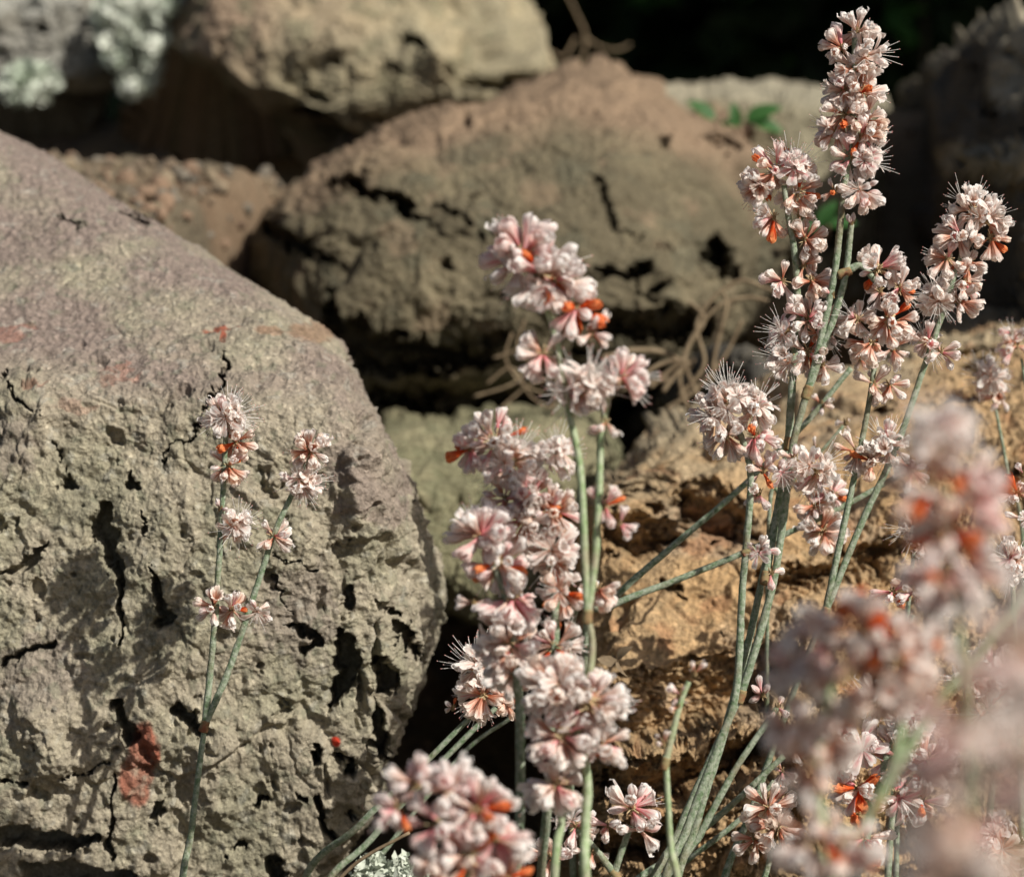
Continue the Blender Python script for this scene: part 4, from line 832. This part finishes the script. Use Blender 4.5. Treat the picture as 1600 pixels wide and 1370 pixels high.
dry('reddish brown twig slanting up at the bottom edge, left of the foreground head', .40, [[(505, 1400), (560, 1345), (640, 1300)]], 7)
dry('tan dry twig curling in front of the dark shrub at the top', .80, [[(905, 110), (915, 60), (900, 20), (880, -20)], [(915, 60), (940, 75), (965, 78), (985, 70)], [(900, 60), (880, 90), (860, 80)]], 5)
dry('faint vertical twig in the dark shrub, right of the tall spike', 1.12, [[(1440, 130), (1446, 60), (1440, -20)]], 9, mat='bark')

def leaf_mesh(name, L_, W_, mat, curl=.2):
    s = np.linspace(0, 1, 8); w = W_*np.sin(np.pi*s**.8)**.8; V, F = [], []
    for i, (a, b) in enumerate(zip(s, w)):
        for t in (-1, -.5, 0, .5, 1): V.append((t*b, a*L_, abs(t)*b*.35-curl*L_*a*a))
    i = (np.arange(7)[:, None]*5+np.arange(4)[None]).ravel(); A = Acc(); A.add(np.array(V), np.stack([i, i+1, i+6, i+5], 1)); return A.mesh(name, [mat])
lm = leaf_mesh('leaf', .0085, .0022, 'leaf')
def sprig(label, base, depth, leaves):
    b = P(*base, depth); root = bpy.data.objects.new('leafy_sprig', None); col.objects.link(root); root.location = b; tag(root, label, 'plant')
    for (px, py, ang, s_) in leaves:
        e = P(px, py, depth-.004)-b; V, F, C = tube([(0, 0, 0), e*.6+np.array([0, -.001, 0]), e], [.0006, .0005, .0004], 6, n=4); A = Acc(); A.add(V, F, C); link('stem', A.mesh('stem', ['pebble_red']), root)
        o = link('leaf', lm, root, e); s2 = s_
        y = AX*math.cos(ang)+AU*math.sin(ang)-AF*.15; y /= np.linalg.norm(y); n_ = -AF*.75+AU*.6; x_ = np.cross(y, n_); x_ /= np.linalg.norm(x_); n_ = np.cross(x_, y)
        o.rotation_euler = Matrix(np.stack([x_, y, n_], 1).tolist()).to_euler(); o.scale = (s2,)*3
sprig('small green leafy sprig standing on the flat tan rock', (1172, 235), .66, [(1165, 190, R(28), 1.05), (1172, 190, R(-12), .95), (1118, 188, R(140), .9), (1150, 200, R(95), .7), (1160, 195, R(170), .6)])
sprig('tiny dark green sprig behind the stem of the tallest spike', (1290, 375), .62, [(1280, 355, R(60), .8), (1295, 352, R(10), .7), (1280, 360, R(160), .6)])

def leaf_cloud(rs, n, cen, rad, sz, thr=-.1, f=30):
    p = rs.randn(n, 3); p /= np.linalg.norm(p, axis=1)[:, None]; p *= (rs.rand(n, 1)**(1/2.2)); p = p*rad+cen
    keep = fbm(p, f, 2, 91) > thr; p = p[keep]; n = len(p); a = rs.randn(n, 3); a /= np.linalg.norm(a, axis=1)[:, None]; b = np.cross(a, rs.randn(n, 3)); b /= np.linalg.norm(b, axis=1)[:, None]
    s = sz*(.6+.8*rs.rand(n, 1)); V = np.stack([p-a*s, p+b*s*.5, p+a*s, p-b*s*.5], 1).reshape(-1, 3); return V, np.arange(n*4).reshape(-1, 4)
rs = np.random.RandomState(12)
root = bpy.data.objects.new('silver_plant', None); col.objects.link(root); root.location = P(210, 150, .77); tag(root, 'silvery white leafed plant growing between the grey and yellowish boulders at the top', 'plant'); o0 = P(210, 150, .77)
for (px, py, rx, rz, n_) in ((205, 20, 60, 40, 1500), (235, 60, 34, 26, 700), (215, 130, 30, 20, 550), (45, 130, 48, 34, 1100), (180, 60, 30, 20, 500), (250, 0, 40, 30, 500), (240, 100, 14, 20, 160), (190, 90, 26, 16, 350)):
    d_ = .745 if px > 120 else .715; sc = d_/FPX
    V, F = leaf_cloud(rs, n_*2, P(px, py, d_)-o0, np.array([rx*sc, .016, rz*sc]), .0017, -.02, 160); A = Acc(); A.add(V, F); o = link('leaf_tuft', A.mesh('leaf_tuft', ['silver'], False), root); tag(o, kind='stuff')
root = bpy.data.objects.new('silver_plant', None); col.objects.link(root); o0 = P(600, 1400, .425); root.location = o0; tag(root, 'silvery leaf tuft at the bottom edge under the red-flecked head', 'plant')
V, F = leaf_cloud(rs, 900, P(610, 1362, .425)-o0, np.array([.006, .004, .003]), .0007, -.1, 300); A = Acc(); A.add(V, F); tag(link('leaf_tuft', A.mesh('leaf_tuft', ['silver'], False), root), kind='stuff')

# dark shrub: deep crown, its unseen forward part added to shade the inside
root = bpy.data.objects.new('dark_shrub', None); col.objects.link(root); sb = np.array([.25, 1.35, .10]); root.location = sb; tag(root, 'dense dark evergreen shrub in shade across the top right background', 'shrub')
A = Acc()
for (cx, cy, cz, rx, ry, rz, n_) in ((.25, 1.35, .30, .75, .18, .30, 60000), (.30, 1.08, .50, .75, .22, .20, 40000), (-.55, 1.35, .35, .35, .25, .3, 12000)):
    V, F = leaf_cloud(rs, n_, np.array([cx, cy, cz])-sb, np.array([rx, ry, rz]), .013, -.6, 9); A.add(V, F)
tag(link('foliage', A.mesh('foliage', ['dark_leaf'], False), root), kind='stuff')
for k in range(7):
    x = -.4+k*.22; V, F, C = tube([np.array([x*.5, 0, -.06]), np.array([x*.8, -.05, .15]), np.array([x, -.1, .45])], [.012, .009, .004], 8, .05); A = Acc(); A.add(V, F, C); link('branch', A.mesh('branch', ['bark']), root)
gl = leaf_mesh('leaf', .016, .005, 'leaf')
for k in range(26):
    px = rnd.uniform(1300, 1560) if k < 20 else rnd.uniform(880, 1250); p = P(px, rnd.uniform(-10, 110), rnd.uniform(1.10, 1.22)); o = link('leaf', gl, root, p-sb); o.rotation_euler = (rnd.uniform(-.6, 1.2), rnd.uniform(-.6, .6), rnd.uniform(0, 6)); o.scale = (rnd.uniform(.6, 1),)*3
# bits stuck to the ochre boulder
for (px, py, d_, lab) in ((965, 1030, .43, 'dry papery husk caught on the edge of the ochre boulder'),):
    root = bpy.data.objects.new('dry_husk', None); col.objects.link(root); o0 = P(px, py, d_); root.location = o0; tag(root, lab, 'husk')
    for q in range(4):
        o = link('bract', leaf_mesh('bract', .003, .001, 'dry', .3), root); o.rotation_euler = (rnd.uniform(0, 6), rnd.uniform(0, 6), rnd.uniform(0, 6))
print('flowers', COUNT[0])
